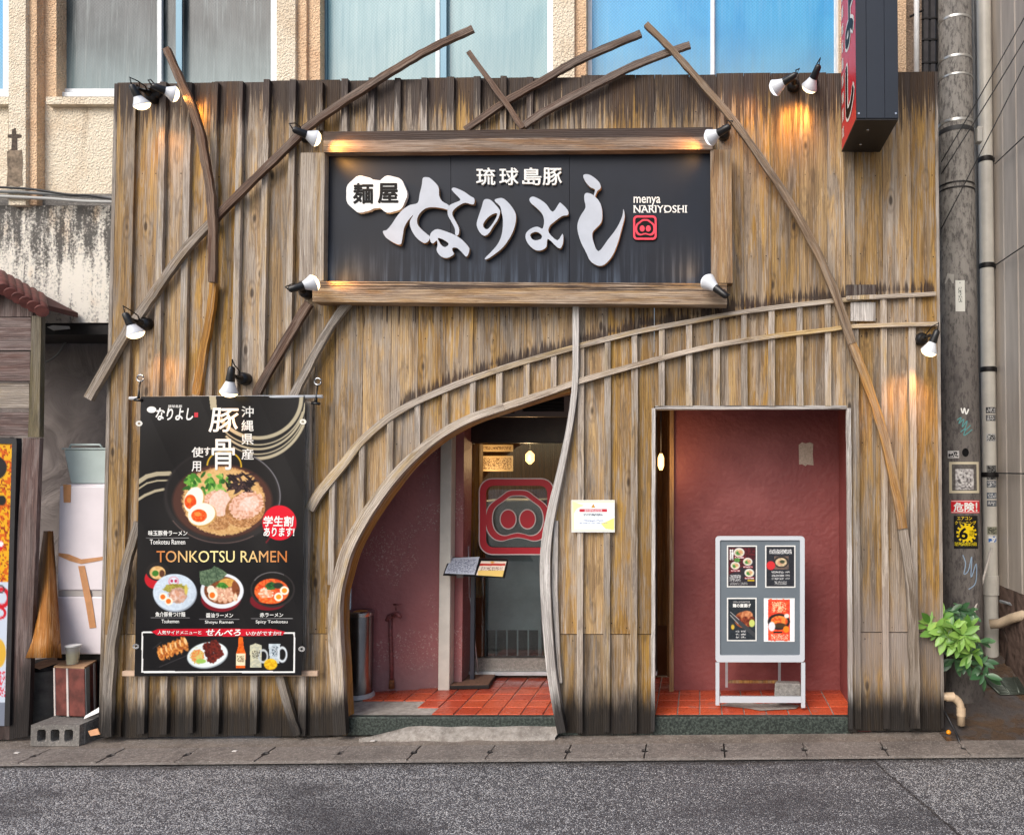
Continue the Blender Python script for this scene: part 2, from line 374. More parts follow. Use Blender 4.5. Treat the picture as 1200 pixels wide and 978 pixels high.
def strip(name, path, width, M, mat, parent=None, th=.03, n=5, off=0.0, attrs=None, smooth_path=True, wob=0.0):
    """a bent lath: centre line in pixels, width in pixels (one value or one per point)"""
    wd = width if isinstance(width, (list, tuple)) else [width]*len(path)
    pts = catmull([(*p, q) for p, q in zip(path, wd)], n) if smooth_path and len(path) > 2 else [(*p, q) for p, q in zip(path, wd)]
    if len(pts) == 2:
        a, b = np.array(pts[0]), np.array(pts[1]); pts = [tuple(a+(b-a)*k/8) for k in range(9)]
    V, gv, s = [], [], 0
    base = random.random()*9
    for i, (x, y, q) in enumerate(pts):
        a, b = pts[max(0, i-1)], pts[min(len(pts)-1, i+1)]
        dx, dy = b[0]-a[0], b[1]-a[1]; L = math.hypot(dx, dy) or 1; nx, ny = -dy/L, dx/L
        if i: s += math.hypot(x-pts[i-1][0], y-pts[i-1][1])/175
        q2 = q*(1+wob*(math.sin(i*1.7+base)+random.uniform(-1, 1))); x += random.uniform(-1, 1)*wob*6; y += random.uniform(-1, 1)*wob*6
        for k in (-.5, 0, .5):
            V.append((x+nx*q2*k, y+ny*q2*k)); gv.append((q*k/175, 0, s))
    F = []
    for i in range(len(pts)-1):
        for k in range(2): a = i*3+k; F.append((a, a+1, a+4, a+3))
    at = {k: [f(*v) for v in V] for k, f in (attrs or {}).items()}
    return solid(name, V, F, M, mat, parent, off=off, th=th, gv=gv, attrs=at)
def box(name, a, b, mat, parent=None, bevel=0.0, seg=1):
    bm = bmesh.new(); bmesh.ops.create_cube(bm, size=1)
    for v in bm.verts: v.co = Vector([(a[i]+b[i])/2+v.co[i]*(b[i]-a[i]) for i in range(3)])
    if bevel: bmesh.ops.bevel(bm, geom=bm.edges[:], offset=bevel, segments=seg, affect='EDGES', profile=.5)
    me = bpy.data.meshes.new(name); bm.to_mesh(me); bm.free()
    at = me.attributes.new('gv', 'FLOAT_VECTOR', 'POINT'); at.data.foreach_set('vector', np.array([v.co[:] for v in me.vertices], np.float32).ravel())
    return link(name, me, mat, parent)
def hexa(name, c8, mat, parent=None, bevel=0.0):
    """box from its eight corners: 4 below (ccw), 4 above"""
    bm = bmesh.new(); v = [bm.verts.new(p) for p in c8]
    for f in ((3, 2, 1, 0), (4, 5, 6, 7), (0, 1, 5, 4), (1, 2, 6, 5), (2, 3, 7, 6), (3, 0, 4, 7)): bm.faces.new([v[i] for i in f])
    bmesh.ops.recalc_face_normals(bm, faces=bm.faces)
    if bevel: bmesh.ops.bevel(bm, geom=bm.edges[:], offset=bevel, segments=2, affect='EDGES', profile=.5)
    me = bpy.data.meshes.new(name); bm.to_mesh(me); bm.free()
    at = me.attributes.new('gv', 'FLOAT_VECTOR', 'POINT'); at.data.foreach_set('vector', np.array([p.co[:] for p in me.vertices], np.float32).ravel())
    return link(name, me, mat, parent)
def lathe(name, prof, origin, axis, mat, parent=None, seg=20, cap=True):
    q = Vector(axis).normalized().to_track_quat('Z', 'Y'); o = Vector(origin); verts, faces = [], []
    for r, t in prof:
        for k in range(seg): a = 2*math.pi*k/seg; verts.append(tuple(o+q @ Vector((r*math.cos(a), r*math.sin(a), t))))
    for i in range(len(prof)-1):
        for k in range(seg): a, b = i*seg+k, i*seg+(k+1) % seg; faces.append((a, b, b+seg, a+seg))
    if cap: faces.append(tuple(range(seg))[::-1]); faces.append(tuple(range((len(prof)-1)*seg, len(prof)*seg)))
    me = bpy.data.meshes.new(name); me.from_pydata(verts, [], faces); fix_normals(me)
    o_ = link(name, me, mat, parent)
    for p in me.polygons: p.use_smooth = len(p.vertices) == 4
    me.set_sharp_from_angle(angle=math.radians(40)); return o_
def tube(name, pts, r, mat, parent=None, seg=8, cap=True):
    pts = [Vector(p) for p in pts]; verts, faces = [], []; up = Vector((.3, .2, 1)).normalized()
    rs = r if isinstance(r, (list, tuple)) else [r]*len(pts)
    for i, p in enumerate(pts):
        d = (pts[min(i+1, len(pts)-1)]-pts[max(0, i-1)]).normalized(); s = d.cross(up)
        if s.length < .05: s = d.cross(Vector((1, 0, 0)))
        s.normalize(); u = s.cross(d)
        for k in range(seg): a = 2*math.pi*k/seg; verts.append(tuple(p+s*math.cos(a)*rs[i]+u*math.sin(a)*rs[i]))
    for i in range(len(pts)-1):
        for k in range(seg): a, b = i*seg+k, i*seg+(k+1) % seg; faces.append((a, b, b+seg, a+seg))
    if cap: faces += [tuple(range(seg))[::-1], tuple(range((len(pts)-1)*seg, len(pts)*seg))]
    me = bpy.data.meshes.new(name); me.from_pydata(verts, [], faces); fix_normals(me)
    o = link(name, me, mat, parent)
    for p in me.polygons: p.use_smooth = len(p.vertices) == 4
    return o
def text2d(body, bold=0.0, shear=0.0):
    c = bpy.data.curves.new('txt', 'FONT'); c.body = body; c.size = 1; c.shear = shear; c.resolution_u = 3
    o = bpy.data.objects.new('txt', c); COL.objects.link(o); bpy.context.view_layer.update()
    me = bpy.data.meshes.new_from_object(o.evaluated_get(bpy.context.evaluated_depsgraph_get()))
    V = [(v.co.x, -v.co.y) for v in me.vertices]; F = [tuple(p.vertices) for p in me.polygons]
    bpy.data.objects.remove(o); bpy.data.curves.remove(c); bpy.data.meshes.remove(me)
    if bold:
        V0, F0 = V, F; V, F = [], []
        for dx, dy in ((0, 0), (bold, 0), (0, bold), (-bold, 0), (0, -bold), (bold*.7, bold*.7), (-bold*.7, -bold*.7), (-bold*.7, bold*.7), (bold*.7, -bold*.7)):
            b = len(V); V += [(x+dx, y+dy) for x, y in V0]; F += [tuple(i+b for i in f) for f in F0]
    return V, F
def fit(V, x0, y0, x1, y1):
    xs, ys = [v[0] for v in V], [v[1] for v in V]; a, b, c, d = min(xs), max(xs), min(ys), max(ys)
    return [(x0+(x-a)/(b-a or 1)*(x1-x0), y0+(y-c)/(d-c or 1)*(y1-y0)) for x, y in V]
def lettering(name, body, bbox, M, mat, parent, off=.001, th=0.0, bold=0.0, shear=0.0):
    V, F = text2d(body, bold, shear); V = fit(V, *bbox); k = 9 if bold else 1; L = len(V)//k
    V3 = [(x, y, i//L) for i, (x, y) in enumerate(V)]
    return solid(name, V3, F, lambda q, o=0: M(q[0], q[1], o+q[2]*.00012), mat, parent, off=off, th=th, closed=False, raw=True)
# -- painted sheets: a fine mesh whose colour attribute holds the print
_rng = np.random.RandomState(3); _T = _rng.rand(64, 64)
def vnoise(X, Y, s):
    x, y = X/s, Y/s; i, j = np.floor(x).astype(int), np.floor(y).astype(int); f, g = x-i, y-j; f, g = f*f*(3-2*f), g*g*(3-2*g)
    t = lambda a, b: _T[a % 64, b % 64]
    return (t(i, j)*(1-f)+t(i+1, j)*f)*(1-g)+(t(i, j+1)*(1-f)+t(i+1, j+1)*f)*g
class Canvas:
    def __init__(s, corners, nx, ny, base):
        (x0, y0), (x1, y1), (x2, y2), (x3, y3) = corners; u, v = np.meshgrid(np.linspace(0, 1, nx), np.linspace(0, 1, ny))
        s.X = (x0*(1-u)+x1*u)*(1-v)+(x3*(1-u)+x2*u)*v; s.Y = (y0*(1-u)+y1*u)*(1-v)+(y3*(1-u)+y2*u)*v
        s.nx, s.ny = nx, ny; s.I = np.zeros(s.X.shape+(3,)); s.I[:] = base; s.N = vnoise(s.X, s.Y, 1.7); s.N2 = vnoise(s.X+31, s.Y+7, .9)
    def put(s, m, col, col2=None, nz=None):
        m = np.clip(m, 0, 1)[..., None]; c = np.array(col, float)
        if col2 is not None: k = np.clip(((s.N if nz is None else nz)-.25)*2, 0, 1)[..., None]; c = c*(1-k)+np.array(col2, float)*k
        s.I = s.I*(1-m)+c*m
    def ell(s, cx, cy, rx, ry, col, col2=None, a=0, soft=.5, nz=None, wob=0):
        ca, sa = math.cos(a), math.sin(a); x, y = s.X-cx, s.Y-cy; p, q = (x*ca+y*sa)/rx, (-x*sa+y*ca)/ry
        r = np.sqrt(p*p+q*q)*(1+wob*(s.N-.5)); s.put(.5+(1-r)*min(rx, ry)/(2*soft), col, col2, nz)
    def ring(s, cx, cy, rx, ry, wd, col, a0=-9, a1=9, soft=.5):
        x, y = (s.X-cx)/rx, (s.Y-cy)/ry; r = np.sqrt(x*x+y*y); th = np.arctan2(y, x); d = np.abs(r-1)*min(rx, ry)
        s.put((.5+(wd/2-d)/(2*soft))*((th > a0) & (th < a1)), col)
    def rect(s, x0, y0, x1, y1, col, col2=None): s.put(((s.X >= x0) & (s.X <= x1) & (s.Y >= y0) & (s.Y <= y1))*1.0, col, col2)
    def poly(s, pts, col, col2=None, nz=None):
        ins = np.zeros(s.X.shape, bool)
        for (xa, ya), (xb, yb) in zip(pts, pts[1:]+pts[:1]):
            if ya == yb: continue
            ins ^= ((ya > s.Y) != (yb > s.Y)) & (s.X < (xb-xa)*(s.Y-ya)/(yb-ya)+xa)
        s.put(ins*1.0, col, col2, nz)
    def line(s, pts, wd, col):
        for (xa, ya), (xb, yb) in zip(pts, pts[1:]):
            L2 = (xb-xa)**2+(yb-ya)**2; t = np.clip(((s.X-xa)*(xb-xa)+(s.Y-ya)*(yb-ya))/L2, 0, 1)
            d = np.hypot(s.X-xa-t*(xb-xa), s.Y-ya-t*(yb-ya)); s.put(.5+(wd/2-d)/.6, col)
    def scrib(s, x0, y0, x1, y1, col, step=.8):        # print too small to read
        inb = (s.X > x0) & (s.X < x1) & (s.Y > y0) & (s.Y < y1); s.put(inb*(vnoise(s.X*1.7, s.Y*1.3, step) > .52), col)
    def mesh(s, name, M, mat, parent, off=0.0):
        W = np.array([M(x, y, off)[:] for x, y in zip(s.X.ravel(), s.Y.ravel())], np.float32)
        nx, ny = s.nx, s.ny; i, j = np.meshgrid(np.arange(nx-1), np.arange(ny-1)); a = (j*nx+i).ravel()
        q = np.stack([a, a+nx, a+nx+1, a+1], 1).astype(np.int32)
        me = bpy.data.meshes.new(name); me.vertices.add(len(W)); me.vertices.foreach_set('co', W.ravel())
        me.loops.add(q.size); me.loops.foreach_set('vertex_index', q.ravel())
        me.polygons.add(len(q)); me.polygons.foreach_set('loop_start', np.arange(0, q.size, 4, dtype=np.int32)); me.update(calc_edges=True)
        c = np.clip(s.I/255, 0, 1); c = np.where(c <= .04045, c/12.92, ((c+.055)/1.055)**2.4)
        rgba = np.ones((len(W), 4), np.float32); rgba[:, :3] = c.reshape(-1, 3)
        at = me.color_attributes.new('paint', 'FLOAT_COLOR', 'POINT'); at.data.foreach_set('color', rgba.ravel())
        return link(name, me, mat, parent, True)
# ------------------------------------------------------------------ ground
def sheet(name, x0, x1, y0, y1, z, mat, parent=None, nx=8):
    V, F = [], []
    for i in range(nx+1):
        X = x0+(x1-x0)*i/nx; V += [(X, y0, z+gz(X)), (X, y1, z+gz(X))]
    for i in range(nx): F.append((2*i, 2*i+2, 2*i+3, 2*i+1))
    me = bpy.data.meshes.new(name); me.from_pydata(V, [], F); return link(name, me, mat, parent)
tag(sheet('road', -60, 60, -60, 60, -.012, M_asphalt), kind='structure')
gut = thing('gutter', None, None, (0, -.28, 0), kind='structure')
sheet('gutter_bed', -9, 6, -.402, -.165, -.008, simple('gutter_shadow', C(30, 28, 27), .9), gut, 16)
def slab_mesh(L, y0, y1, h):
    hx, ym, n = L/2-.004, (y0+y1)/2, .016
    out = [(-hx, y0), (hx, y0), (hx, ym-.032), (hx-n, ym-.022), (hx-n, ym+.022), (hx, ym+.032), (hx, y1), (-hx, y1), (-hx, ym+.032), (-hx+n, ym+.022), (-hx+n, ym-.022), (-hx, ym-.032)]
    bm = bmesh.new(); f = bm.faces.new([bm.verts.new((x, y, h)) for x, y in out]); r = bmesh.ops.extrude_face_region(bm, geom=[f])
    for v in [g for g in r['geom'] if isinstance(g, bmesh.types.BMVert)]: v.co.z -= .05
    bmesh.ops.recalc_face_normals(bm, faces=bm.faces); me = bpy.data.meshes.new('gutter_cover'); bm.to_mesh(me); bm.free(); me.materials.append(M_conc); return me
jx = [(p-820)/875*4.72 for p in (-36, 52, 140, 228, 318, 405, 490, 578, 668, 757, 848, 941, 1033, 1125, 1217, 1310)]
sm = slab_mesh(.4885, -.400, -.168, 0)
for a, b in zip(jx, jx[1:]):
    o = bpy.data.objects.new('gutter_cover', sm); COL.objects.link(o); o.parent = gut; o.matrix_parent_inverse = Matrix.Translation((0, .28, 0))
    o.location = ((a+b)/2+random.uniform(-.003, .003), random.uniform(-.003, .003), gz((a+b)/2)+.004+random.uniform(-.002, .002)); o.scale.x = (b-a)/.4885; o.rotation_euler = (random.uniform(-.006, .006), random.uniform(-.004, .004)-.0085, 0)
M_edge = concrete('gutter_edge_concrete', C(160, 154, 148), C(122, 116, 110), 30, .5)
k0 = sheet('kerb', -9, 6, -.437, -.404, .001, M_edge, None, 16); tag(k0, kind='structure')
pv = sheet('pavement', -9, 1.75, -.164, .9, -.001, concrete('pavement_concrete', C(142, 132, 122), C(112, 102, 94), 22, .6), None, 16); tag(pv, kind='structure')
# alley ground, climbing away from the street, wet and brown
def alley():
    V, F = [], []; nx, ny = 14, 26
    for j in range(ny+1):
        for i in range(nx+1):
            X = 1.58+1.9*i/nx; Y = -.163+3.2*j/ny; t = min(1, max(0, (Y+.02)/1.1)); z = gz(X)+.002+.30*t*t*(3-2*t)
            z += .012*math.sin(X*9+Y*5)*t+random.uniform(-.004, .004)*t; V.append((X, Y, z))
    for j in range(ny):
        for i in range(nx): a = j*(nx+1)+i; F.append((a, a+1, a+nx+2, a+nx+1))
    me = bpy.data.meshes.new('alley_ground'); me.from_pydata(V, [], F)
    n = N('wet_brown_ground'); c = n.pos(); a = n.noise(c, 5, 5, .65, .6); b = n.noise(c, 34, 5, .7)
    col = n.mix(n.ramp(a, .4, .62), C(92, 74, 58), C(84, 80, 79)); col = n.mix(n.math('MULTIPLY', n.ramp(b, .5, .7), .7), col, C(48, 42, 38))
    n.set(col, n.ramp(a, .45, .6, .2, .5)); n.bump(b, .6, .01)
    return tag(link('alley_ground', me, n.m, None, True), kind='structure')
alley()
FZ = .12
efl = thing('entry_floor', None, None, (-.7, .45, 0), kind='structure')
box('grout_bed', (-2.78, .055, 0), (1.138, 1.02, FZ-.006), M_conc_light, efl)
tmb = bmesh.new(); bmesh.ops.create_cube(tmb, size=1)
for v in tmb.verts: v.co = Vector((v.co.x*.142, v.co.y*.142, v.co.z*.014))
bmesh.ops.bevel(tmb, geom=[e for e in tmb.edges if all(v.co.z > 0 for v in e.verts)], offset=.003, segments=1, affect='EDGES')
tme = bpy.data.meshes.new('floor_tile'); tmb.to_mesh(tme); tmb.free(); tme.materials.append(M_tile)
for j in range(6):
    for i in range(24):
        X, Y = -2.325+.15*i, .132+.15*j
        if X < -1.78 and Y < .3 and not (X > -1.9 and Y > .2): continue
        o = bpy.data.objects.new('floor_tile', tme); COL.objects.link(o); o.parent = efl; o.matrix_parent_inverse = Matrix.Translation((.7, -.45, 0))
        o.location = (X, Y, FZ-.004+random.uniform(-.0025, .0025)); o.rotation_euler = (random.uniform(-.008, .008), random.uniform(-.008, .008), random.uniform(-.008, .008))
box('step_edge', (-2.43, .0, .0), (-.01, .054, FZ+.001), M_granite, efl, .006)
box('step_edge', (-.2, -.004, .0), (1.0, .054, FZ+.003), M_granite, efl, .006)
# worn cement ramp before the left doorway
rp = [G(428, 858, .02), G(653, 858, .02), P(662, 846, .0), P(462, 844, .0)]
bm = bmesh.new(); top = []
for u in range(13):
    for v in range(4):
        a = rp[0].lerp(rp[1], u/12); b = rp[3].lerp(rp[2], u/12); p = a.lerp(b, v/3); p.z = [.014, .032, .048, .062][v]+random.uniform(-.004, .004); p.y = [-.075, -.05, -.025, -.002][v]+(random.uniform(-.018, .018) if v < 2 else 0)
        if u == 0: p.z = .012
        top.append(bm.verts.new(p))
for u in range(12):
    for v in range(3): bm.faces.new((top[u*4+v], top[u*4+4+v], top[u*4+5+v], top[u*4+1+v]))
fr = [top[u*4] for u in range(13)]; lo = [bm.verts.new((v.co.x, v.co.y-.004, -.02)) for v in fr]
for u in range(12): bm.faces.new((lo[u], lo[u+1], fr[u+1], fr[u]))
me = bpy.data.meshes.new('cement_ramp'); bm.to_mesh(me); bm.free()
tag(link('cement_ramp', me, concrete('ramp_cement', C(168, 162, 154), C(128, 120, 112), 26, .65, .3), None, True), 'pale rough cement ramp smeared in front of the arched doorway step', 'ramp')

# ------------------------------------------------------------------ building behind, above the wooden front
bld = thing('concrete_building', 'cream stucco building with large aluminium windows above the wooden front', 'building', P(560, 100, .6))
BY = .50
def wallp(name, x0, y0, x1, y1, Y, mat, th=.2): return poly(name, rect(x0, y0, x1, y1), plane(Y), mat, bld, th=th)
wallp('wall', 47, 118, 150, 227, BY, M_stucco, .3)
wallp('wall', -520, 118, 9.5, 227, BY, M_stucco, .3)
wallp('wall', 150, 108, 1062, 260, BY+.06, M_stucco, .2)
wallp('wall', -520, -90, -250.5, 117.7, BY-.004, M_stucco_pink, .3)
wallp('pilaster', 10, -90, 30, 240, BY-.10, M_stucco, .3)
wallp('pilaster', 30.3, -90, 43, 240, BY-.07, M_stucco_pink, .3)
wallp('wall', 43.3, -90, 66, 118.5, BY-.002, M_stucco_pink, .3)
wallp('pilaster', 324, -90, 346, 108, BY-.06, M_stucco, .3)
wallp('pilaster', 346.3, -90, 359, 108, BY-.03, M_stucco_pink, .3)
wallp('pilaster', 359.3, -90, 375, 108, BY-.003, M_stucco_pink, .3)
wallp('pilaster', 648, -90, 673, 108, BY-.06, M_stucco, .3)
wallp('pilaster', 673.3, -90, 687, 108, BY-.03, M_stucco_pink, .3)
wallp('wall', 984, -90, 1062, 120, BY-.005, M_stucco_pink, .3)
wallp('window_sill', 54, 113.5, 150, 122, BY-.05, M_stucco, .2)
wallp('window_sill', -270, 113.5, 9.7, 122, BY-.05, M_stucco, .2)
wallp('concrete_beam', -520, 241, 150, 378, BY-.05, M_mould, .35)
wallp('ledge', -520, 227.3, 150, 240.7, BY-.02, M_conc_block, .3)
def window(x0, x1, y1, mull, panemats, reveal=5, dirty=False):
    Y = BY+.07
    fr = poly('window', rect(x0, -90, x1, y1), plane(Y-.02), M_alu_white, bld, holes=[rect(x0+4, -88, x1-4, y1-5)], th=.07)
    xs = [x0+4]+mull+[x1-4]
    for k in range(len(xs)-1):
        a, b = xs[k], xs[k+1]; yy = Y+(.0 if k % 2 == 0 else .022)
        poly('sash', rect(a-2 if k else a, -88, b+2 if k < len(xs)-2 else b, y1-5.3), plane(yy+.004), M_alu_white, fr, holes=[rect(a+(3 if k else 2.5), -86, b-2.5, y1-9)], th=.02)
        poly('pane', rect(a, -88, b, y1-6), plane(yy+.018), panemats[k], fr, th=.006)
    return fr
window(66, 324, 113, [187], [M_pane_dark, M_pane_dark])
window(375, 648, 108, [513], [M_pane_pale, M_pane_pale])
window(687, 984, 108, [835], [M_pane_blue, M_pane_blue])
window(-250, 10, 113.3, [-120], [M_pane_blue, M_pane_blue])
M_ironfr = simple('blue_grey_window_rail', C(96, 130, 148), .4, .3)
for x, a in ((378, 5), (70, 4), (206, 7), (516, 7)):
    poly('window_stile', rect(x, -86, x+a, 107), plane(BY+.066), M_ironfr, bld, th=.012)
# rusty bolts stain shaped like a small cross on the stucco is a mark left by an old fixing
poly('old_fixing', [(8, 178), (12, 175), (19, 176.5), (25.5, 175.5), (26.5, 190), (25.6, 203), (26.6, 217), (20, 219), (12, 217.5), (7.5, 218.5), (8.8, 200)], plane(BY-.1025), simple('sooty_mark', C(132, 116, 98), .9, nz=.55, nscale=26), bld, th=.0015)
poly('old_fixing', [(14, 152), (18, 150), (19, 157), (25, 158), (25, 161), (20, 162), (20, 176), (13, 176), (14, 162), (9, 161), (9, 158), (14, 157)], plane(BY-.1025), simple('soot', C(84, 72, 62), .9, nz=.5, nscale=60), bld, th=.0015)
# dark iron rack and pipe at the far right of the upper wall
wallp('wall', 1062.3, -90, 1080, 120, BY+.1, stucco('rough_stone', C(170, 150, 132), C(110, 92, 80), .6), .2)
rack = thing('iron_rack', 'dark iron lattice rack beside the concrete pole above the wooden front', 'rack', P(1090, 90, .9))
for x in (1081, 1089, 1097): poly('upright', rect(x, -60, x+2, 130), plane(.62), M_steel_dark, rack, th=.02)
for y in (-40, -10, 20, 45, 72): poly('crossbar', rect(1079, y, 1101, y+2), plane(.61), M_steel_dark, rack, th=.01)
tube('downpipe', [P(1074, -60, .45), P(1074, 130, .45)], .02, M_white, bld)
tube('bracket_arm', [P(1066, 20, .45), P(1082, 12, .45)], .008, M_steel_dark, bld)

# cables along the ledge at the left
M_cable = simple('grey_cable', C(120, 122, 122), .5, nz=.2); M_cable_d = simple('black_cable', C(40, 40, 42), .5); M_cable_l = simple('pale_conduit', C(176, 176, 172), .5)
def cable(pts, r, m, label, Y=.40):
    c = tube('cable', [P(x, y, Y) for x, y in catmull(pts, 5)], r, m); return tag(c, label, 'cable', 'cables along the ledge')
cable([(-30, 229), (20, 231), (60, 233), (100, 236), (140, 237)], .012, M_cable_l, 'pale grey conduit, lowest of the cables along the left ledge', .38)
cable([(-30, 224), (20, 225), (70, 228), (140, 233)], .012, M_cable, 'mid grey cable in the middle of the bundle along the left ledge', .385)
cable([(-30, 218), (10, 220), (40, 222), (80, 228), (105, 229), (140, 235)], .009, M_cable_d, 'black cable on top of the bundle along the left ledge', .375)

# ------------------------------------------------------------------ alcove at the left with its dark back wall
M_grey_pl = N('grey_plaster'); c_ = M_grey_pl.coord(); f_ = M_grey_pl.noise(c_, 3, 5, .6, 1.2); v_ = M_grey_pl.voro(c_, 5, 'Distance', 'SMOOTH_F1')
M_grey_pl.set(M_grey_pl.mix(M_grey_pl.ramp(f_, .35, .7), C(104, 96, 94), C(136, 127, 123)), .8); M_grey_pl.bump(M_grey_pl.math('ADD', f_, v_), .9, .04); M_grey_pl = M_grey_pl.m
alc = poly('alcove_wall', rect(-500, 370, 190, 870), plane(.95), M_grey_pl, None, th=.1); tag(alc, 'dark grey trowelled plaster wall at the back of the alcove', 'wall')
tag(box('side_wall', (P(122, 700, .0).x+.02, .13, -.05), (P(122, 700, 0).x+.12, .95, 3.1), M_grey_pl), 'dark grey side wall of the alcove behind the wooden front', 'wall')
tag(poly('lintel', rect(-70, 378.5, 150, 392), plane(.47), M_steel_dark, None, th=.4), 'dark lintel under the mouldy concrete beam', 'lintel')  # dark strip along the underside of the beam
tag(tube('cable', [P(x, y, .80) for x, y in catmull([(82, 386), (78, 398), (70, 412), (60, 421), (44, 428)], 5)], .007, M_cable), 'thin grey cable hanging loose in the dark alcove', 'cable')
tag(poly('junction_piece', [(55, 383), (62, 381), (80, 382), (81, 385), (62, 387)], plane(.46), M_white, None, th=.02), 'small white cable clip under the mouldy beam', 'clip')

# ------------------------------------------------------------------ neighbour's wooden shop front at the far left
nb = thing('neighbouring_shop', 'purplish brown boarded shop front with red roof tiles at the left edge', 'shop', P(20, 862, -.02))
NY = -.02
for y0, y1, dx, m in ((372, 410, 0, M_darkwood), (412, 446, -1, M_darkwood), (449, 478, -2, M_pole_grey), (483, 510, 0, M_darkwood)):
    poly('siding_board', rect(-130, y0, 36+dx, y1), plane(NY), m, nb, th=.03, gv=[((y-y0)/175, 0, x/175) for x, y in rect(-130, y0, 36+dx, y1)])
poly('siding_board', [(-130, 338), (0, 340), (20, 352), (38, 366), (38, 371), (-130, 371)], plane(NY+.01), M_darkwood, nb, th=.03)
M_moss = wood('mossy_post_wood', C(128, 116, 90), C(104, 94, 66), C(120, 112, 98), C(56, 48, 40), .6, knots=False)
poly('upper_post', [(37, 370), (48, 370), (46, 512), (32.5, 512), (34, 480)], plane(NY-.02), M_moss, nb, th=.035)
poly('post', [(27, 513), (46.5, 513), (33, 862), (11, 866), (16, 700)], plane(NY-.01), M_darkwood, nb, th=.03, attrs={'bl': [0, 0, .9, .9, .1]})
poly('poster_frame', [(-30, 512), (19, 513), (19.5, 519), (11, 850), (5, 850), (14, 520), (-30, 519)], plane(NY-.03), simple('black_frame', C(34, 32, 34), .5, nz=.3), nb, th=.04)
poly('lower_wall', rect(-130, 512, 12, 848), plane(NY+.012), M_darkwood, nb, th=.03)
poly('base_board', [(-130, 849), (11, 850), (11, 866), (-130, 869)], plane(NY-.01), M_darkwood, nb, th=.05, attrs={'bl': [.6]*4})
M_rtile = simple('red_roof_tile', C(112, 62, 54), .7, nz=.4, nscale=20, bump=.4)
rf = poly('roof', [(-130, 318), (0, 330), (49, 356), (49, 362), (0, 344), (-130, 336)], plane(.12), simple('roof_underlay', C(80, 44, 40), .8), nb, th=.3)
for k in range(-13, 7):
    x = -8+k*9.0; y = 329+max(0, x)*.56-(k == 0)*2
    a = P(x, y-8, .32); b = P(x+3, y+10, -.12)
    tube('roof_tile', [a.lerp(b, t) for t in (0, .3, .6, 1)], [.034, .036, .036, .038], M_rtile, rf, 10)
cv = Canvas([(-30, 519), (14.5, 520), (5.5, 850), (-30, 850)], 60, 200, (226, 168, 30))
cv.put((vnoise(cv.X*1.0, cv.Y, 3.2) > .55)*1.0, (206, 96, 22)); cv.put((vnoise(cv.X+9, cv.Y+3, 1.8) > .72)*1.0, (150, 50, 20))
cv.ell(-6, 548, 14, 14, (34, 32, 34)); cv.ell(2, 586, 5, 6, (30, 30, 30)); cv.ell(-1, 639, 5, 7, (200, 30, 40)); cv.ell(1, 637, 3, 3, (240, 240, 240))
cv.put((cv.Y > 682)*1.0, (196, 206, 220)); cv.ring(2, 700, 8, 10, 4, (200, 24, 40)); cv.ring(0, 718, 6, 6, 3, (200, 24, 40)); cv.ell(-2, 765, 9, 17, (214, 170, 60)); cv.scrib(-10, 786, 6, 816, (210, 50, 70), 1.3); cv.ring(1, 690, 4, 4, 1.5, (60, 60, 60)); cv.put((cv.Y > 822)*1.0, (120, 126, 140))
pb = thing('menu_poster', 'yellow and white printed poster panel framed at the left edge', 'poster', P(0, 850, -.05))
cv.mesh('print', plane(NY-.022), M_paint, pb)
poly('backing_panel', [(-30, 519), (14.5, 520), (5.5, 850), (-30, 850)], plane(NY-.02), M_black, pb, th=.015)

# ------------------------------------------------------------------ entry: walls, ceiling, rooms behind the openings
def wall_between(name, a, b, z0, z1, th, mat, label):
    a, b = Vector((a[0], a[1], 0)), Vector((b[0], b[1], 0)); d = (b-a).normalized(); n = Vector((-d.y, d.x, 0))*th
    if n.y < 0: n = -n
    c = [a, b, b+n, a+n]; o = hexa(name, [(p.x, p.y, z0) for p in c]+[(p.x, p.y, z1) for p in c], mat); return tag(o, label, 'wall')
LW0, LW1 = P(410, 810, .52), P(516, 810, .66)
wall_between('entry_wall', (LW0.x, .52), (LW1.x, .66), .0, 2.62, .08, M_maroon, 'chipped maroon plaster wall inside the arched doorway')
wall_between('entry_wall', (P(789, 700, .60).x, .60), (1.139, .60), .0, 2.62, .08, M_maroon, 'smooth maroon plaster wall behind the menu easel')
wall_between('entry_wall', (-2.78, .14), (-2.779, .70), 0, 2.62, .1, M_grey_pl, 'dark return wall in the shadow behind the arch foot')
wall_between('entry_wall', (1.14, .03), (1.141, .60), 0, 2.62, -.1, M_maroon, 'maroon return wall at the right of the square doorway')
box_ = box('entry_ceiling', (-2.55, .03, 2.34), (1.2, 1.0, 2.42), simple('dark_ceiling', C(70, 58, 52), .8)); tag(box_, kind='structure')
PX = LW1.x
tag(box('white_post', (PX+.003, .60, FZ), (P(527.5, 700, .60).x, .70, 2.33), simple('cream_painted_post', C(206, 200, 190), .5, nz=.1, nscale=8), None, .003), 'cream painted steel door post beside the maroon wall', 'post')
JX = P(527.5, 700, .60).x
wall_between('door_jamb_wall', (JX+.002, .695), (P(541, 700, .90).x, .93), 0, 2.33, -.06, M_maroon, 'shadowed maroon jamb between the cream post and glass door')
DY = .93
dark = simple('dark_brown_frame', C(44, 32, 28), .4, nz=.3)
gd = thing('glass_door', 'dark framed glass door with a red snout emblem inside the arch', 'door', P(600, 790, DY))
poly('door_frame', rect(540, 510, 770, 791), plane(DY), dark, gd, holes=[rect(549, 545-26, 700, 770)], th=.05)
poly('top_rail', rect(540, 489, 770, 517), plane(DY-.03), dark, gd, th=.05)
poly('threshold', rect(540, 787, 770, 791), plane(DY-.03), M_alu, gd, th=.08)
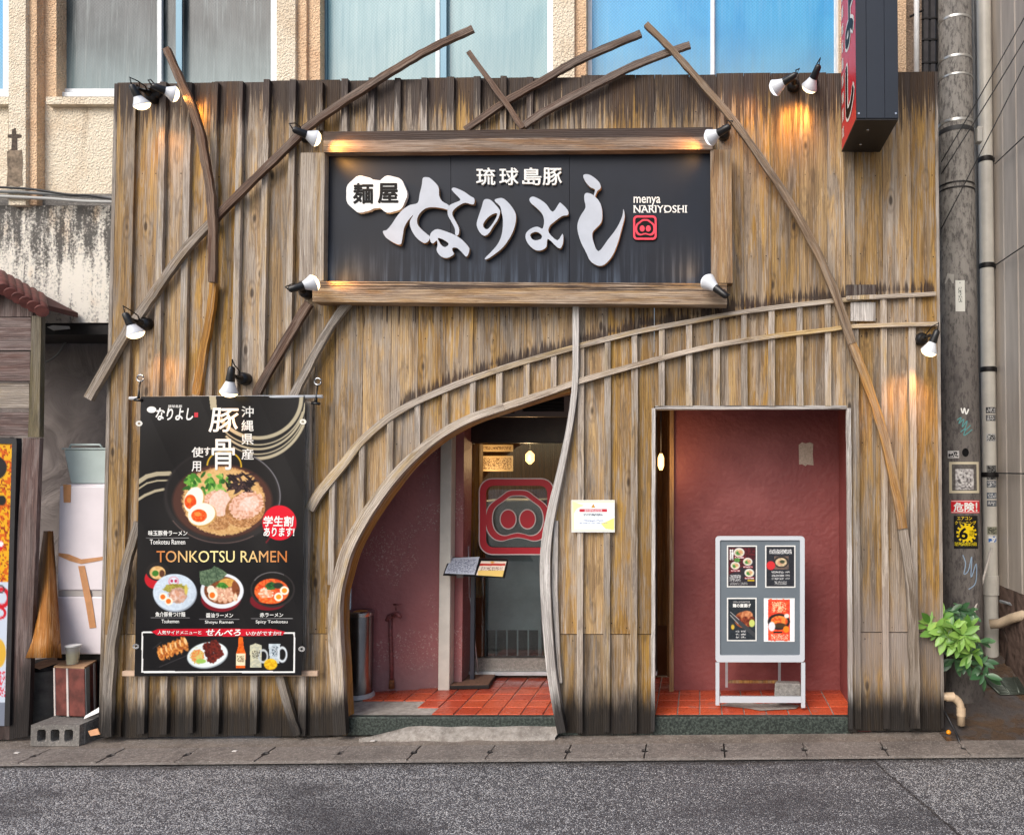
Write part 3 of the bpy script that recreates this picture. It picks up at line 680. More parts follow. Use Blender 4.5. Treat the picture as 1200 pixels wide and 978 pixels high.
poly('kick_panel', rect(548, 771, 702, 786), plane(DY-.01), M_conc_block, gd, th=.04)
poly('glass_pane', rect(548, 517, 702, 772), plane(DY+.02), M_glass, gd, th=.006)
tr = poly('transom', rect(540, 455, 770, 488), plane(DY-.02), simple('grey_transom', C(112, 106, 108), .5), gd, holes=[rect(612, 464, 661, 482), rect(560, 470, 603, 484)], th=.05)
for y in (466, 470, 474, 478): poly('louvre', rect(611, y, 662, y+2.2), plane(DY-.01), M_steel_dark, tr, th=.03)
poly('louvre_back', rect(556, 462, 663, 486), plane(DY+.032), M_black, tr, th=.01)
Ml = plane(DY-.004)
def rrect(x0, y0, x1, y1, r, n=6):
    out = []
    for cx, cy, a in ((x1-r, y0+r, -90), (x1-r, y1-r, 0), (x0+r, y1-r, 90), (x0+r, y0+r, 180)):
        for k in range(n+1): t = math.radians(a+90*k/n); out.append((cx+r*math.cos(t), cy+r*math.sin(t)))
    return out
def emblem(x0, y0, x1, y1, M, red, white, parent, off, step=.0012, ow=.012, th=0.0):
    W, Hh = x1-x0, y1-y0; T = lambda u, v: (x0+u*W, y0+v*Hh)
    sn = [(.515, .18), (.40, .19), (.30, .26), (.175, .355), (.125, .46), (.12, .59), (.155, .70), (.23, .775), (.325, .795), (.42, .77), (.515, .755), (.61, .77), (.705, .795), (.80, .775), (.875, .70), (.91, .59), (.905, .46), (.855, .355), (.73, .26), (.63, .19)]
    sn = [T(u, v) for u, v in catmull(sn, 4, True)]; cx, cy = T(.515, .49)
    gr = lambda pts, q: [(cx+(x-cx)*(1+q), cy+(y-cy)*(1+q)) for x, y in pts]
    def ring(nm, e, mat, o):
        poly(nm, rrect(x0-e, y0-e, x1+e, y1+e, W*.17+e), M, mat, parent, holes=[rrect(x0+W*.085-e, y0+Hh*.085-e, x1-W*.085+e, y1-Hh*.085+e, W*.10)[::-1]], off=o, th=th)
        k = e/(W*.42); poly(nm, gr(sn, .09+k), M, mat, parent, holes=[gr(sn, -.13-k)[::-1]], off=o+step*.3, th=th)
        for u in (.385, .645):
            a, b = T(u, .535); poly(nm, [(a+(W*.105+e)*math.cos(t*.26), b+(Hh*.125+e)*math.sin(t*.26)) for t in range(24)], M, mat, parent, off=o, th=th)
    if white: ring('emblem_outline', W*ow, white, off)
    ring('emblem', -W*ow*.3 if white else 0, red, off+step)
emblem(562, 561, 649, 649, Ml, M_print_red, simple('pale_sticker_edge', C(222, 206, 206), .5), gd, .0)
# rooms behind: dark timber walls, lit by their own lamps
M_room = wood('room_timber', C(120, 84, 54), C(96, 64, 42), C(104, 80, 60), C(44, 30, 24), .2, knots=False)
rm = thing('dining_room', 'dim timber dining room seen through the glass door and doorway gap', 'room', (-.8, 2.0, FZ))
box('back_wall', (-2.6, 2.9, 0), (1.2, 3.0, 2.7), M_room, rm); box('side_wall', (-2.6, 1.0, 0), (-2.5, 2.9, 2.7), M_room, rm); box('side_wall', (1.1, .7, 0), (1.2, 2.9, 2.7), M_room, rm)
box('ceiling', (-2.6, .99, 2.62), (1.2, 3.0, 2.7), M_room, rm); box('floor', (-2.6, 1.03, 0), (1.2, 3.0, FZ-.002), simple('room_floor', C(92, 58, 46), .5), rm)
box('partition', (-.26, .98, 0), (-.16, 2.0, 2.62), M_room, rm)
Mc = simple('grey_cabinet_paint', C(128, 136, 140), .4, nz=.1)
cab = thing('grey_cabinet', 'tall grey metal cabinet with a grille behind the door glass', 'cabinet', P(600, 780, 1.25))
a, b = P(567, 782, 1.2), P(636, 600, 1.2)
box('body', (a.x, 1.2, FZ), (b.x, 1.6, b.z+.1), Mc, cab, .01)
for k in range(5): poly('grille_bar', rect(570+k*12.5, 738, 580.5+k*12.5, 768), plane(1.198), M_steel_dark, cab, th=.01)
tag(poly('red_column', rect(637, 640, 650, 748), plane(1.15), simple('red_column_paint', C(196, 78, 48), .5), None, th=.1), 'orange red painted column strip behind the door glass', 'column')
tag(poly('green_skirting', rect(637, 748, 650, 772), plane(1.145), simple('green_paint', C(46, 96, 62), .5), None, th=.1), 'green painted foot of the red column behind the glass', 'skirting')
tag(poly('timber_column', rect(549, 520, 562, 700), plane(1.1), M_pole_tan, None, th=.1), 'lamp lit tan timber column behind the door glass', 'column')
M_paper = simple('menu_paper', C(206, 186, 156), .7)
for (x0, y0, x1, y1), l in (((560, 521, 601, 529), 'upper narrow paper menu slip on the dining room wall'), ((560, 534, 601, 552), 'wider paper menu sheet hung below the narrow slip')):
    mp = thing('paper_menu', l, 'menu', P((x0+x1)/2, y1, 1.5)); q = Canvas(rect(x0, y0, x1, y1), 60, 30, (214, 190, 150)); q.scrib(x0+2, y0+2, x1-2, y1-2, (110, 84, 60), .9); q.mesh('print', plane(1.49), M_paint, mp); poly('sheet', rect(x0, y0, x1, y1), plane(1.495), M_paper, mp, th=.004)
def room_lamp(px, py, Y, power, label, r=.022):
    p = P(px, py, Y); t = thing('hanging_lamp', label, 'lamp', p)
    lathe('bulb', [(.01, .06), (r, .03), (r, -.03), (.01, -.06)], p, (0, 0, 1), emis('lamp_glow', (1, .55, .18, 1), 3.2), t, 14)
    tube('cord', [p+Vector((0, 0, .06)), Vector((p.x, p.y, 2.6))], .004, M_black, t, 6)
    l = bpy.data.lights.new('lamp_light', 'POINT'); l.energy = power; l.color = (1, .62, .3); l.shadow_soft_size = .06
    lo = bpy.data.objects.new('lamp_light', l); COL.objects.link(lo); lo.parent = t; lo.location = (0, -.09, -.02)
room_lamp(555, 545, 1.32, 7, 'small glowing lamp at the timber column inside the room')
room_lamp(621, 536, 1.75, 8, 'orange hanging lamp above the emblem behind the door glass', .04)
room_lamp(774.5, 541, .42, 2.6, 'glowing lamp bulb seen through the gap beside the square doorway')
tag(box('door_trim_post', (P(784.5, 700, .56).x, .555, FZ-.004), (P(789.5, 700, .56).x, .605, 2.335), M_pole_tan), 'slim beige timber post at the edge of the smooth maroon wall', 'post')
patch_ = Canvas([(936, 518), (953, 518), (953, 545), (936, 545)], 34, 44, (196, 178, 160)); 
poly_p = poly('torn_label', [(936, 521), (940, 518), (944, 519.5), (949, 518), (953, 520), (952.4, 532), (953.4, 545), (946, 544), (944, 546), (940, 543.6), (936.5, 544)], plane(.597), simple('bare_plaster_patch', C(188, 172, 156), .8, nz=.2, nscale=60), None, th=.002); tag(poly_p, 'square patch of torn pale paper on the smooth maroon wall', 'paper')

# ------------------------------------------------------------------ the wooden front
fac = thing('wooden_front', 'weathered plank and batten shop front with an arched doorway and sign', 'facade', P(610, 860, 0))
UP = [(362, 597), (374, 577), (402, 543), (425, 515), (465, 482.5), (520, 456), (585, 432.5), (640, 416), (680, 405), (748, 388), (812, 376), (860, 367), (901, 361), (971, 353), (1027, 348), (1097, 344)]
LO = [(392, 702), (397, 675), (407.5, 641), (427.7, 604), (453, 568), (481, 537), (515, 509), (550, 490), (590, 476), (640, 460), (680, 446), (732, 431), (780, 418), (840, 404), (910, 393), (971, 386), (1003, 382), (1099, 379)]
EDGE = [(672, 447), (670, 462), (664, 506), (654, 552), (644, 603), (638.5, 640), (637.5, 678), (640, 729), (644, 779), (650, 821), (657, 858)]   # left side of the central pillar
ytop = lambda x: 98-15*(x-137)/960
BOT = [(110, 867), (400, 865), (655, 862), (768, 860), (995, 858.5), (1110, 858.5)]
ybot = lambda x: lerp_list(BOT, x)
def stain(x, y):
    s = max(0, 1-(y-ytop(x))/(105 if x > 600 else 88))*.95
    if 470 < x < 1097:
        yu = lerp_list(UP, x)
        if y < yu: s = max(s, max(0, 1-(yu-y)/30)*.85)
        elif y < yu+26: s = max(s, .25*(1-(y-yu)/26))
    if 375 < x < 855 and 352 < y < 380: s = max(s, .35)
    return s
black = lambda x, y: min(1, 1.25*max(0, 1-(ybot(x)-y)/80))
def bleach(x, y):
    if x > 990: return max(0, min(1, 1-abs(y-750)/120))*.85
    return 0
def board(xa, xb, yt, yb, nrow=None, name='board', mat=None, Y=-.02, th=.018, gap=.22, ncol=5, px=None):
    """board between two upright seams; yt, yb give its ends at x; px(row y) may cut its left side"""
    nrow = nrow or max(3, int(abs(yb((xa+xb)/2)-yt((xa+xb)/2))/9)); V, F = [], []
    Y += random.uniform(-.004, .003); tilt = random.uniform(-.0035, .0035)
    for j in range(nrow+1):
        for i in range(ncol+1):
            t = i/ncol; xs = xa+gap+(xb-xa-2*gap)*t; a, b = yt(xs), yb(xs); y = a+(b-a)*j/nrow
            if px: l = max(px(y), xa); xs = l+(xb-gap-l)*t; V.append((xs, y))
            else: V.append((vx(xs, y), y))
    for j in range(nrow):
        for i in range(ncol): a = j*(ncol+1)+i; F.append((a, a+1, a+ncol+2, a+ncol+1))
    xm = (xa+xb)/2; wdt = (xb-xa)/2; ph = random.random()*6
    M = lambda x, y, off=0: P(x, y, Y-off+tilt*(x-xm)/wdt+.0012*math.sin(y*.02+ph))
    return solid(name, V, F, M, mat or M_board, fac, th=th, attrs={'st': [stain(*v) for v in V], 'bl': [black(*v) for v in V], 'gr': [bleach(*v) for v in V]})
seams = [129, 155, 183.2, 213.4, 244.6, 274.7, 306, 337, 369, 393]+[425, 458, 489.5, 522, 554, 585, 617, 648.5, 679, 712, 743.5, 775.3, 807.5, 839.5, 872, 904.5, 937.5, 970.5, 1003, 1036, 1069.5, 1100.5]
SEAM_Y = 743
const = lambda v: (lambda x: v)
arch = lambda x: lerp_list(LO, x)
for xa, xb in zip(seams, seams[1:]):
    tj = random.uniform(-1.2, 1.2); top = lambda x, tj=tj: ytop(x)+tj
    if xb <= 393.5:
        board(xa, xb, top, const(SEAM_Y-.6+tj)); board(xa, xb, const(SEAM_Y+.4+tj), lambda x, tj=tj: ybot(x)-2-abs(tj)*2)
    elif xb < 680: board(xa, xb, top, arch)
    elif xb < 770: board(xa, xb, top, const(SEAM_Y-.6)); board(xa, xb, const(SEAM_Y+.4), lambda x: ybot(x)-1)
    elif xb < 776: board(xa, 766.5, top, const(SEAM_Y-.6)); board(xa, 766.5, const(SEAM_Y+.4), lambda x: ybot(x)-1); board(766.5, xb, top, const(476))
    elif xb < 1000: board(xa, xb, top, const(476))
    elif xb < 1004: board(xa, 991.5, top, const(476)); board(991.5, xb, top, const(740)); board(991.5, xb, const(741), lambda x: ybot(x)-1)
    else: board(xa, xb, top, const(740)); board(xa, xb, const(741), lambda x: ybot(x)-2-abs(tj))
epx = lambda y: lerp_list([(b, a) for a, b in EDGE], y)
board(640, 679, const(447.6), const(SEAM_Y-.6), px=epx, Y=-.022); board(630, 679, const(SEAM_Y+.4), lambda x: 858, px=epx, Y=-.022)
# left foot of the arch, below the seam, between the last seam and the bent rail
board(388, 398, const(700), const(861), Y=-.018)
for x in seams[1:-1]:      # dark strips added behind the seams so no sky light shows through
    yb = ybot(x)-6 if (x <= 393 or 700 < x < 760 or x > 995) else (arch(x)-3 if x < 690 else 473)
    strip('seam_backing', [(vx(x, y), y) for y in (ytop(x)+3, (ytop(x)+yb)/2, yb)], 9, plane(.006), M_pole_dark, fac, th=.01)
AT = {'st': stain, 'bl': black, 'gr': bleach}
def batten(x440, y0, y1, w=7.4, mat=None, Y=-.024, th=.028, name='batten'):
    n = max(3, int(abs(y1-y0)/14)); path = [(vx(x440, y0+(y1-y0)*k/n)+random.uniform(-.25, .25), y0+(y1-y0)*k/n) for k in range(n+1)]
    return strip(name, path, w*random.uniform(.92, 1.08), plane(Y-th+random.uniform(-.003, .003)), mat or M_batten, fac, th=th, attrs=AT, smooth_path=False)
for x in (183.2, 213.4, 244.6, 274.7, 306, 337):
    batten(x, ytop(x)-random.uniform(0, 2.5), random.uniform(700, 790), 7.2); 
for x in (196, 170, 226, 256, 300, 356): batten(x+4, random.uniform(785, 793), 860-random.uniform(0, 2), 8.5)
batten(369, 96, 152); batten(361, 470, 862, 6.5)
for x in (404, 435, 466, 497, 528, 559, 590, 621): batten(820+(x-820)*1.0124, ytop(x)-random.uniform(0, 2.5), 154)
corner = board(130, 151.5, lambda x: ytop(x)+.3, const(SEAM_Y), name='corner_board', Y=-.04, th=.02); board(130, 151.5, const(SEAM_Y+.8), lambda x: 863, name='corner_board', Y=-.04, th=.02)
strip('edge_post', [(vx(127.6, y), y) for y in (98, 250, 400, 600, 760, 864)], 4, plane(-.03), M_pole_grey, fac, th=.16, attrs=AT)
strip('edge_post', [(vx(1100.6, y), y) for y in (84, 250, 400, 600, 760, 853)], 3.6, plane(-.03), M_batten, fac, th=.16, attrs=AT)
upc, loc_ = catmull(UP, 4), catmull(LO, 4)
ylo = lambda x: lerp_list(LO, x); yup = lambda x: lerp_list(UP, x)
for x in (393, 425, 458, 489.5, 522, 554, 585, 617, 648.5, 681, 712, 743.5, 775.3, 807.5, 839.5, 872, 904.5, 937.5, 970.5, 1036, 1069.5):
    yy = yup(x); y2 = ylo(x) if x > 400 else 690
    if x < 430: y2 = {393: 686, 425: 606}[x]
    batten(x+(0 if x > 400 else -2), yy+2, y2-1, 6.8, name='rung')
for x in (775.3, 807.5, 839.5, 872, 904.5, 937.5, 970.5): batten(x, ylo(x)+2, 475.5, 7.6)
for x in (712, 743.5): batten(x, ylo(x)+2, 857.5, 7.4)
batten(681, ylo(681)+2, 858.5, 6.8)
batten(1003, ylo(1003)+2, 854, 7); batten(1036, ylo(1036)+2, 853.5, 7.6); batten(1069.5, ylo(1069.5)+2, 853, 8)
batten(766, 478, 856.5, 4.2, M_trim, -.012, .04, 'door_trim'); batten(994.5, 478, 854, 5, M_trim, -.012, .03, 'door_trim')
strip('door_trim', [(768, 477.5), (880, 477), (992, 477)], 4.5, plane(-.05), M_trim, fac, th=.07, attrs={'st': lambda x, y: .4})
strip('arch_rail', UP, [11, 11, 10, 9, 8, 7.2, 6.6, 6.2, 6, 5.6, 5.4, 5.2, 5, 5, 4.6, 4.6], plane(-.062), M_rail, fac, th=.03)
LOF = [(398, 861), (396, 827), (394, 783), (391.5, 742)]+LO
strip('arch_rail', LOF[:13], [15, 15, 15, 15, 14, 13.5, 13, 12.5, 11.5, 10.5, 9.5, 9, 9], plane(-.075), M_rail, fac, th=.05, attrs={'bl': lambda x, y: black(x, y)*1.1 if y > 780 else 0})
strip('arch_rail', [(588, 477), (640, 460), (680, 446), (732, 431), (780, 418), (840, 404), (910, 393), (971, 386), (1003, 382), (1099, 379)], [8.5, 7.2, 6.4, 6, 5.8, 5.6, 5.2, 4.8, 4.6, 4.6], plane(-.072), M_rail, fac, th=.04)
# soffit lining behind the bent rail: the thickness of the front seen from inside the arch
sof = [(x+(5.5 if y > 560 else 3), y+(0 if y > 700 else 3.5)) for x, y in LOF[:14]]+[(668, 457)]
strip('arch_lining', sof, 4, plane(-.03), M_pole_tan, fac, th=.13)
strip('pillar_trim', [(674.5, 358), (674.5, 400), (674, 440), (671.5, 470), (666, 506), (656.5, 552), (645, 603), (639.5, 640), (638.5, 678), (641, 729), (645, 779), (651, 821), (658, 858.5)], [7, 7, 7, 6.8, 7, 8, 10, 11.5, 12, 11.5, 10.5, 10, 10], plane(-.085), M_trim, fac, th=.07, attrs={'bl': lambda x, y: black(x, y)*.9})
strip('pillar_trim', [(652, 610), (650.5, 650), (650, 690), (652.5, 740), (655, 780), (657, 800)], [4, 6, 6, 5, 4, 3], plane(-.05), M_trim, fac, th=.03)
M_plq = wood('plaque_wood', C(120, 104, 92), C(96, 80, 70), C(140, 136, 130), C(56, 46, 42), 1.0, knots=False)
poly('patch_board', rect(992, 333.5, 1027, 346), plane(-.05), M_plq, fac, th=.03, attrs={'st': [.6]*4})
poly('patch_board', rect(997, 354, 1026, 376), plane(-.045), M_trim, fac, th=.02)
poly('patch_lath', [(992, 346.5), (1027, 345), (1027, 350), (992, 351)], plane(-.075), M_rail, fac, th=.03)
# unseen sheet added over the top gap to keep sky light out behind the front
a, b = P(137, 97, 0), P(1097, 84, 0)
hexa('top_cap', [(a.x, .002, a.z-.05), (b.x, .002, b.z-.05), (b.x, .42, b.z-.05), (a.x, .42, a.z-.05), (a.x, .002, a.z-.02), (b.x, .002, b.z-.02), (b.x, .42, b.z-.02), (a.x, .42, a.z-.02)], M_pole_dark, fac)

# nail heads along the boards, far too small to pick out one by one
bmn = bmesh.new()
for xa, xb in zip(seams, seams[1:]):
    for y in (108, 128, 205, 300, 372, 395, 520, 640, 733, 752, 838):
        for q in (.22, .78):
            xs = xa+(xb-xa)*q+random.uniform(-1.5, 1.5); yy = y+random.uniform(-4, 4)
            if random.random() < .35: continue
            if 395 < xs < 672 and yy > arch(xs)-8: continue
            if 768 < xs < 995 and yy > 468: continue
            p_ = P(vx(xs, yy), yy, -.0275); r_ = bmesh.ops.create_circle(bmn, cap_ends=True, radius=random.uniform(.0028, .0046), segments=7, matrix=Matrix.Translation(p_) @ Matrix.Rotation(math.pi/2, 4, 'X'))
me = bpy.data.meshes.new('nail_heads'); bmn.to_mesh(me); bmn.free(); nh = link('nail_heads', me, simple('rusty_nail', C(48, 34, 28), .6, .4), fac); nh['kind'] = 'stuff'
# ------------------------------------------------------------------ bent branch poles nailed over the front
M_pole_mid = wood('brown_pole_wood', C(156, 128, 96), C(124, 98, 72), C(146, 130, 112), C(62, 48, 40), .5, knots=False, var=.1)
def pole(path, wd, mat, label, Y=-.085, th=.03, at=None):
    o = strip('branch_pole', path, wd, plane(Y), mat, None, th=th, attrs=at or {'bl': lambda x, y: black(x, y)*.8}, wob=.05)
    return tag(o, label, 'pole', 'poles nailed across the front')
pole([(102, 467), (145, 392), (162.5, 367.5), (190, 327.5), (217.5, 290), (250, 256)], [10.5, 10.5, 10, 9.5, 9, 9], M_pole_grey, 'pale lower length of the long diagonal pole, ending over the alcove')
pole([(250, 256), (288, 218), (338, 169), (358, 149), (400, 119.5), (438.5, 95), (485, 66.5), (516, 50), (553.5, 32.5)], [8.5, 8, 8, 8, 7.5, 7.5, 7, 7, 7], M_pole_dark, 'long dark diagonal pole rising over the roofline left of the sign', -.095)
pole([(193.5, 56), (209, 91), (223, 122.5), (234, 158), (240, 193), (245, 222.5), (247.5, 256), (248, 290), (247.5, 330)], [7.5, 8, 8.5, 9, 9, 9, 9, 8.5, 8], M_pole_dark, 'curved dark pole crossing the long diagonal below the twin lamps', -.13)
pole([(249.5, 331), (245, 370), (237.5, 410), (229, 462)], [8, 8, 9, 9.5], M_pole_tan, 'short tan pole running down to the banner top')
pole([(548.5, 60), (592, 119.5), (612, 150)], [5.5, 6.5, 7], M_pole_dark, 'shortest dark pole leaning left above the sign', -.10)
pole([(544.5, 152), (588, 121), (640, 91), (672, 72.5), (706, 57), (750.5, 38.4)], [7, 7, 7.5, 8, 7.5, 7.5], M_pole_dark, 'dark pole rising right from above the kanji, crossed by the shortest pole', -.075)
pole([(613, 147), (640, 129), (708, 93), (745, 75), (787, 58.7), (808.5, 51.7)], [7.5, 8, 7.5, 7.5, 7, 7], M_pole_dark, 'dark pole rising right that crosses the tall right hand pole', -.08)
pole([(757, 27.7), (787, 57.5), (817, 91), (859, 140), (902, 200), (944, 268), (976, 335), (998.6, 402)], [7, 7, 7.5, 8, 8.5, 9, 9.5, 9.5], M_pole_mid, 'long brown pole sweeping down from the roofline right of the sign', -.115)
pole([(997.5, 400), (1015, 444.6), (1033.6, 500.6), (1050, 572), (1058, 619)], [10, 10, 10, 10.5, 11], M_pole_tan, 'orange tan middle length of the right pole beside the square doorway', -.11)
pole([(1057.5, 617), (1066, 670), (1070, 727), (1072, 787), (1072.6, 853)], [11, 11, 11.5, 11.5, 11.5], M_pole_grey, 'grey bottom length of the right pole standing on the pavement', -.10)
pole([(361, 355), (350, 372), (305, 450), (300, 463)], [10, 10, 9.5, 9], M_pole_dark, 'reddish brown pole from the sign corner down to the banner')
pole([(407.5, 354), (387.5, 380), (365, 420), (343, 464)], [9, 9, 9, 9], M_pole_grey, 'pale pole beside the brown one, from sign frame to banner corner')
pole([(161, 612), (147, 660), (138, 707), (130, 750), (125.5, 813), (123.5, 863)], [9, 10, 10.5, 11, 12, 13], M_pole_grey, 'grey bent pole at the bottom left corner, standing beside the banner', -.09)
pole([(327, 792), (338, 832), (348, 861)], [9, 9, 9], M_pole_grey, 'short leaning lath below the banner', -.075)

# ------------------------------------------------------------------ shop sign
sg = thing('shop_sign', 'large framed blue black signboard with raised white brush lettering', 'sign', P(605, 357, -.06))
def frame_piece(pts, mat, grain='x', Y=-.16, th=.10, st=None):
    gv = [((P(*p, Y).z, 0, P(*p, Y).x) if grain == 'x' else (P(*p, Y).x, 0, P(*p, Y).z)) for p in pts]
    V = []; n = 24; (x0, y0), (x1, y1), (x2, y2), (x3, y3) = pts
    for k in range(n+1):
        t = k/n
        if grain == 'x': a, b = (x0+(x1-x0)*t, y0+(y1-y0)*t), (x3+(x2-x3)*t, y3+(y2-y3)*t)
        else: a, b = (x0+(x3-x0)*t, y0+(y3-y0)*t), (x1+(x2-x1)*t, y1+(y2-y1)*t)
        for q in (0, .35, .5, 1): V.append((a[0]+(b[0]-a[0])*q, a[1]+(b[1]-a[1])*q))
    F = [(k*4+i, k*4+i+1, k*4+i+5, k*4+i+4) for k in range(n) for i in range(3)]
    g = [((P(*p, Y).z, 0, P(*p, Y).x) if grain == 'x' else (P(*p, Y).x, 0, P(*p, Y).z)) for p in V]
    sv = [(st or 0) if i % 4 < 2 else 0 for i in range(len(V))]
    return solid('frame_rail', V, F, plane(Y), mat, sg, th=th, gv=g, attrs={'st': sv})
frame_piece([(379, 154.5), (835, 149), (835, 175), (379, 178.5)], M_frame, 'x', -.165, .11, .95)
frame_piece([(366, 329.5), (852, 332), (852, 357), (366, 353.5)], M_frame_lo, 'x', -.17, .115, .5)
frame_piece([(352.5, 179), (380.5, 179), (379, 329), (350.5, 329)], M_batten, 'y', -.155, .10)
frame_piece([(832.5, 175.5), (857, 175.5), (858.5, 331.5), (833.5, 331.5)], M_frame_lo, 'y', -.155, .10)
n = N('blue_black_sign_paint'); c = n.coord(); st = n.noise(n.scale(c, (26, 10, .9)), 1, 5, .65); z = n.add('ShaderNodeSeparateXYZ'); n.link(c, z.inputs[0])
lowd = n.ramp(n.math('ADD', z.outputs[2], n.math('MULTIPLY', st, .7)), 3.15, 3.75, 1, 0)
col = n.mix(n.math('MULTIPLY', n.ramp(st, .45, .75), lowd), C(20, 28, 42), C(112, 128, 150)); col = n.mix(n.math('MULTIPLY', n.ramp(n.noise(c, 3, 3), .4, .7), .5), col, C(14, 19, 29))
n.set(col, .5, spec=.25); n.bump(st, .15, .004); M_signpaint = n.m
for x0, x1 in ((380, 528), (528.5, 667), (667.5, 833)):
    poly('sign_panel', rect(x0, 177, x1, 332), plane(-.10), M_signpaint, sg, th=.03)
MS = plane(-.10)
z1 = lambda x, y: (440+x/6.667, 190+y/6.667)
z2 = lambda x, y: (600+x/5.4545, 190+y/5.4545)
M_side = simple('bare_wood_edge', C(170, 140, 108), .7)
def brush(pts, T, holes=(), n=3):
    o = catmull([T(*p) for p in pts], n, True); h = [catmull([T(*p) for p in q], n, True) for q in holes]
    ob = poly('letter', o, MS, M_letter, sg, holes=h, off=.034, th=.032)
    me = ob.data; me.materials.append(M_side)
    for p in me.polygons:
        if abs(p.normal.y) < .6: p.material_index = 1
brush([(370, 125), (400, 118), (430, 128), (490, 190), (497, 260), (520, 305), (570, 335), (570, 372), (520, 360), (450, 352), (395, 360), (355, 390), (330, 430), (325, 470), (345, 510), (400, 560), (420, 575), (425, 590), (410, 620), (380, 632), (330, 600), (295, 555), (272, 505), (270, 460), (296, 412), (255, 455), (225, 510), (215, 560), (205, 620), (195, 642), (165, 640), (110, 610), (75, 580), (58, 540), (90, 528), (130, 480), (170, 420), (215, 370), (270, 335), (330, 318), (345, 250), (362, 180)], z1)
brush([(595, 210), (620, 200), (690, 230), (740, 265), (772, 285), (770, 325), (750, 330), (700, 318), (650, 340), (610, 375), (600, 410), (625, 460), (652, 515), (650, 560), (635, 575), (622, 560), (620, 520), (590, 460), (565, 410), (568, 350), (600, 325), (660, 300), (650, 275), (610, 235)], z1)
brush([(440, 545), (485, 523), (560, 545), (630, 575), (680, 610), (725, 660), (733, 690), (712, 738), (680, 710), (640, 672), (605, 668), (600, 690), (612, 720), (560, 748), (510, 735), (478, 690), (485, 650), (478, 612), (450, 635), (430, 620), (425, 580)], z1, [[(487, 592), (530, 605), (572, 638), (545, 664), (515, 648), (497, 620)]])
brush([(845, 300), (870, 288), (905, 300), (940, 335), (968, 370), (973, 395), (955, 450), (920, 500), (890, 550), (855, 575), (820, 555), (795, 510), (792, 470), (810, 410), (830, 350)], z1, [[(952, 403), (925, 402), (880, 430), (842, 480), (848, 512), (876, 524), (910, 488), (937, 445)]])
brush([(930, 300), (960, 283), (1000, 285), (1050, 330), (1090, 390), (1098, 440), (1085, 510), (1055, 580), (1000, 660), (930, 720), (870, 758), (855, 750), (900, 705), (955, 640), (985, 570), (995, 500), (995, 440), (985, 390), (973, 345)], z1)
brush([(112, 235), (135, 220), (180, 240), (220, 270), (260, 318), (300, 265), (312, 262), (355, 305), (357, 338), (320, 345), (265, 385), (240, 410), (235, 450), (290, 500), (322, 458), (328, 500), (315, 545), (290, 545), (230, 490), (220, 540), (190, 562), (150, 562), (110, 530), (88, 490), (92, 450), (130, 420), (165, 413), (195, 425), (205, 380), (195, 335), (160, 295), (120, 260)], z2, [[(118, 460), (155, 445), (188, 465), (186, 490), (150, 500), (125, 488)]])
brush([(455, 85), (485, 78), (520, 95), (558, 130), (567, 165), (545, 185), (532, 216), (523, 210), (530, 175), (500, 160), (470, 125)], z2)
brush([(465, 205), (485, 197), (525, 215), (565, 265), (577, 330), (570, 385), (535, 425), (515, 450), (518, 500), (552, 570), (610, 500), (670, 420), (705, 345), (712, 300), (720, 350), (700, 430), (675, 520), (640, 600), (590, 655), (545, 660), (500, 630), (475, 580), (440, 510), (420, 440), (420, 390), (440, 340), (470, 290), (462, 240)], z2)
cl = []
for cx, a0, a1 in ((424.5, 50, 310), (457.5, 230, 490)):
    for k in range(27): t = math.radians(a0+(a1-a0)*k/26); r = 1+.03*math.cos(t*7); cl.append((cx+19.2*r*math.cos(t), 227.5+21.5*r*math.sin(t)))
cloud = poly('name_badge', cl, MS, simple('white_badge', C(240, 240, 238), .45), sg, off=.03, th=.028)
for ch, bb in (('麺', (413.5, 214.5, 437.5, 239)), ('屋', (442.5, 214.5, 467, 238.5))): lettering('letter', ch, bb, MS, M_print_black, cloud, off=.0315, bold=.03)
for ch, x in (('琉', 558), ('球', 585), ('島', 612), ('豚', 636)): lettering('letter', ch, (x, 196.5, x+22.5, 217), MS, M_print_white, sg, off=.014, th=.013, bold=.012)
def serif_text(body, bbox, bold):
    lettering('letter', body, bbox, MS, M_print_white, sg, off=.002, bold=bold)
serif_text('menya', (742.5, 230.5, 774, 241.5), .012); serif_text('NARIYOSHI', (742.5, 240.5, 804.5, 249.3), .014)
for i, x in enumerate((743.3, 752.3, 760.2, 767, 771.4, 779.5, 787.5, 795, 803.3)):
    if i in (4, 6): continue
    for dy in (240.6, 248.4): poly('serif', rect(x-1.1, dy, x+2.0, dy+.9), MS, M_print_white, sg, off=.0026)
em = poly('emblem_plate', rrect(741.5, 252, 770, 281.5, 5), MS, M_print_black, sg, off=.012, th=.011)
emblem(742, 252.5, 769.5, 281, MS, simple('coral_red', C(228, 52, 78), .5), None, em, .013, th=.003)

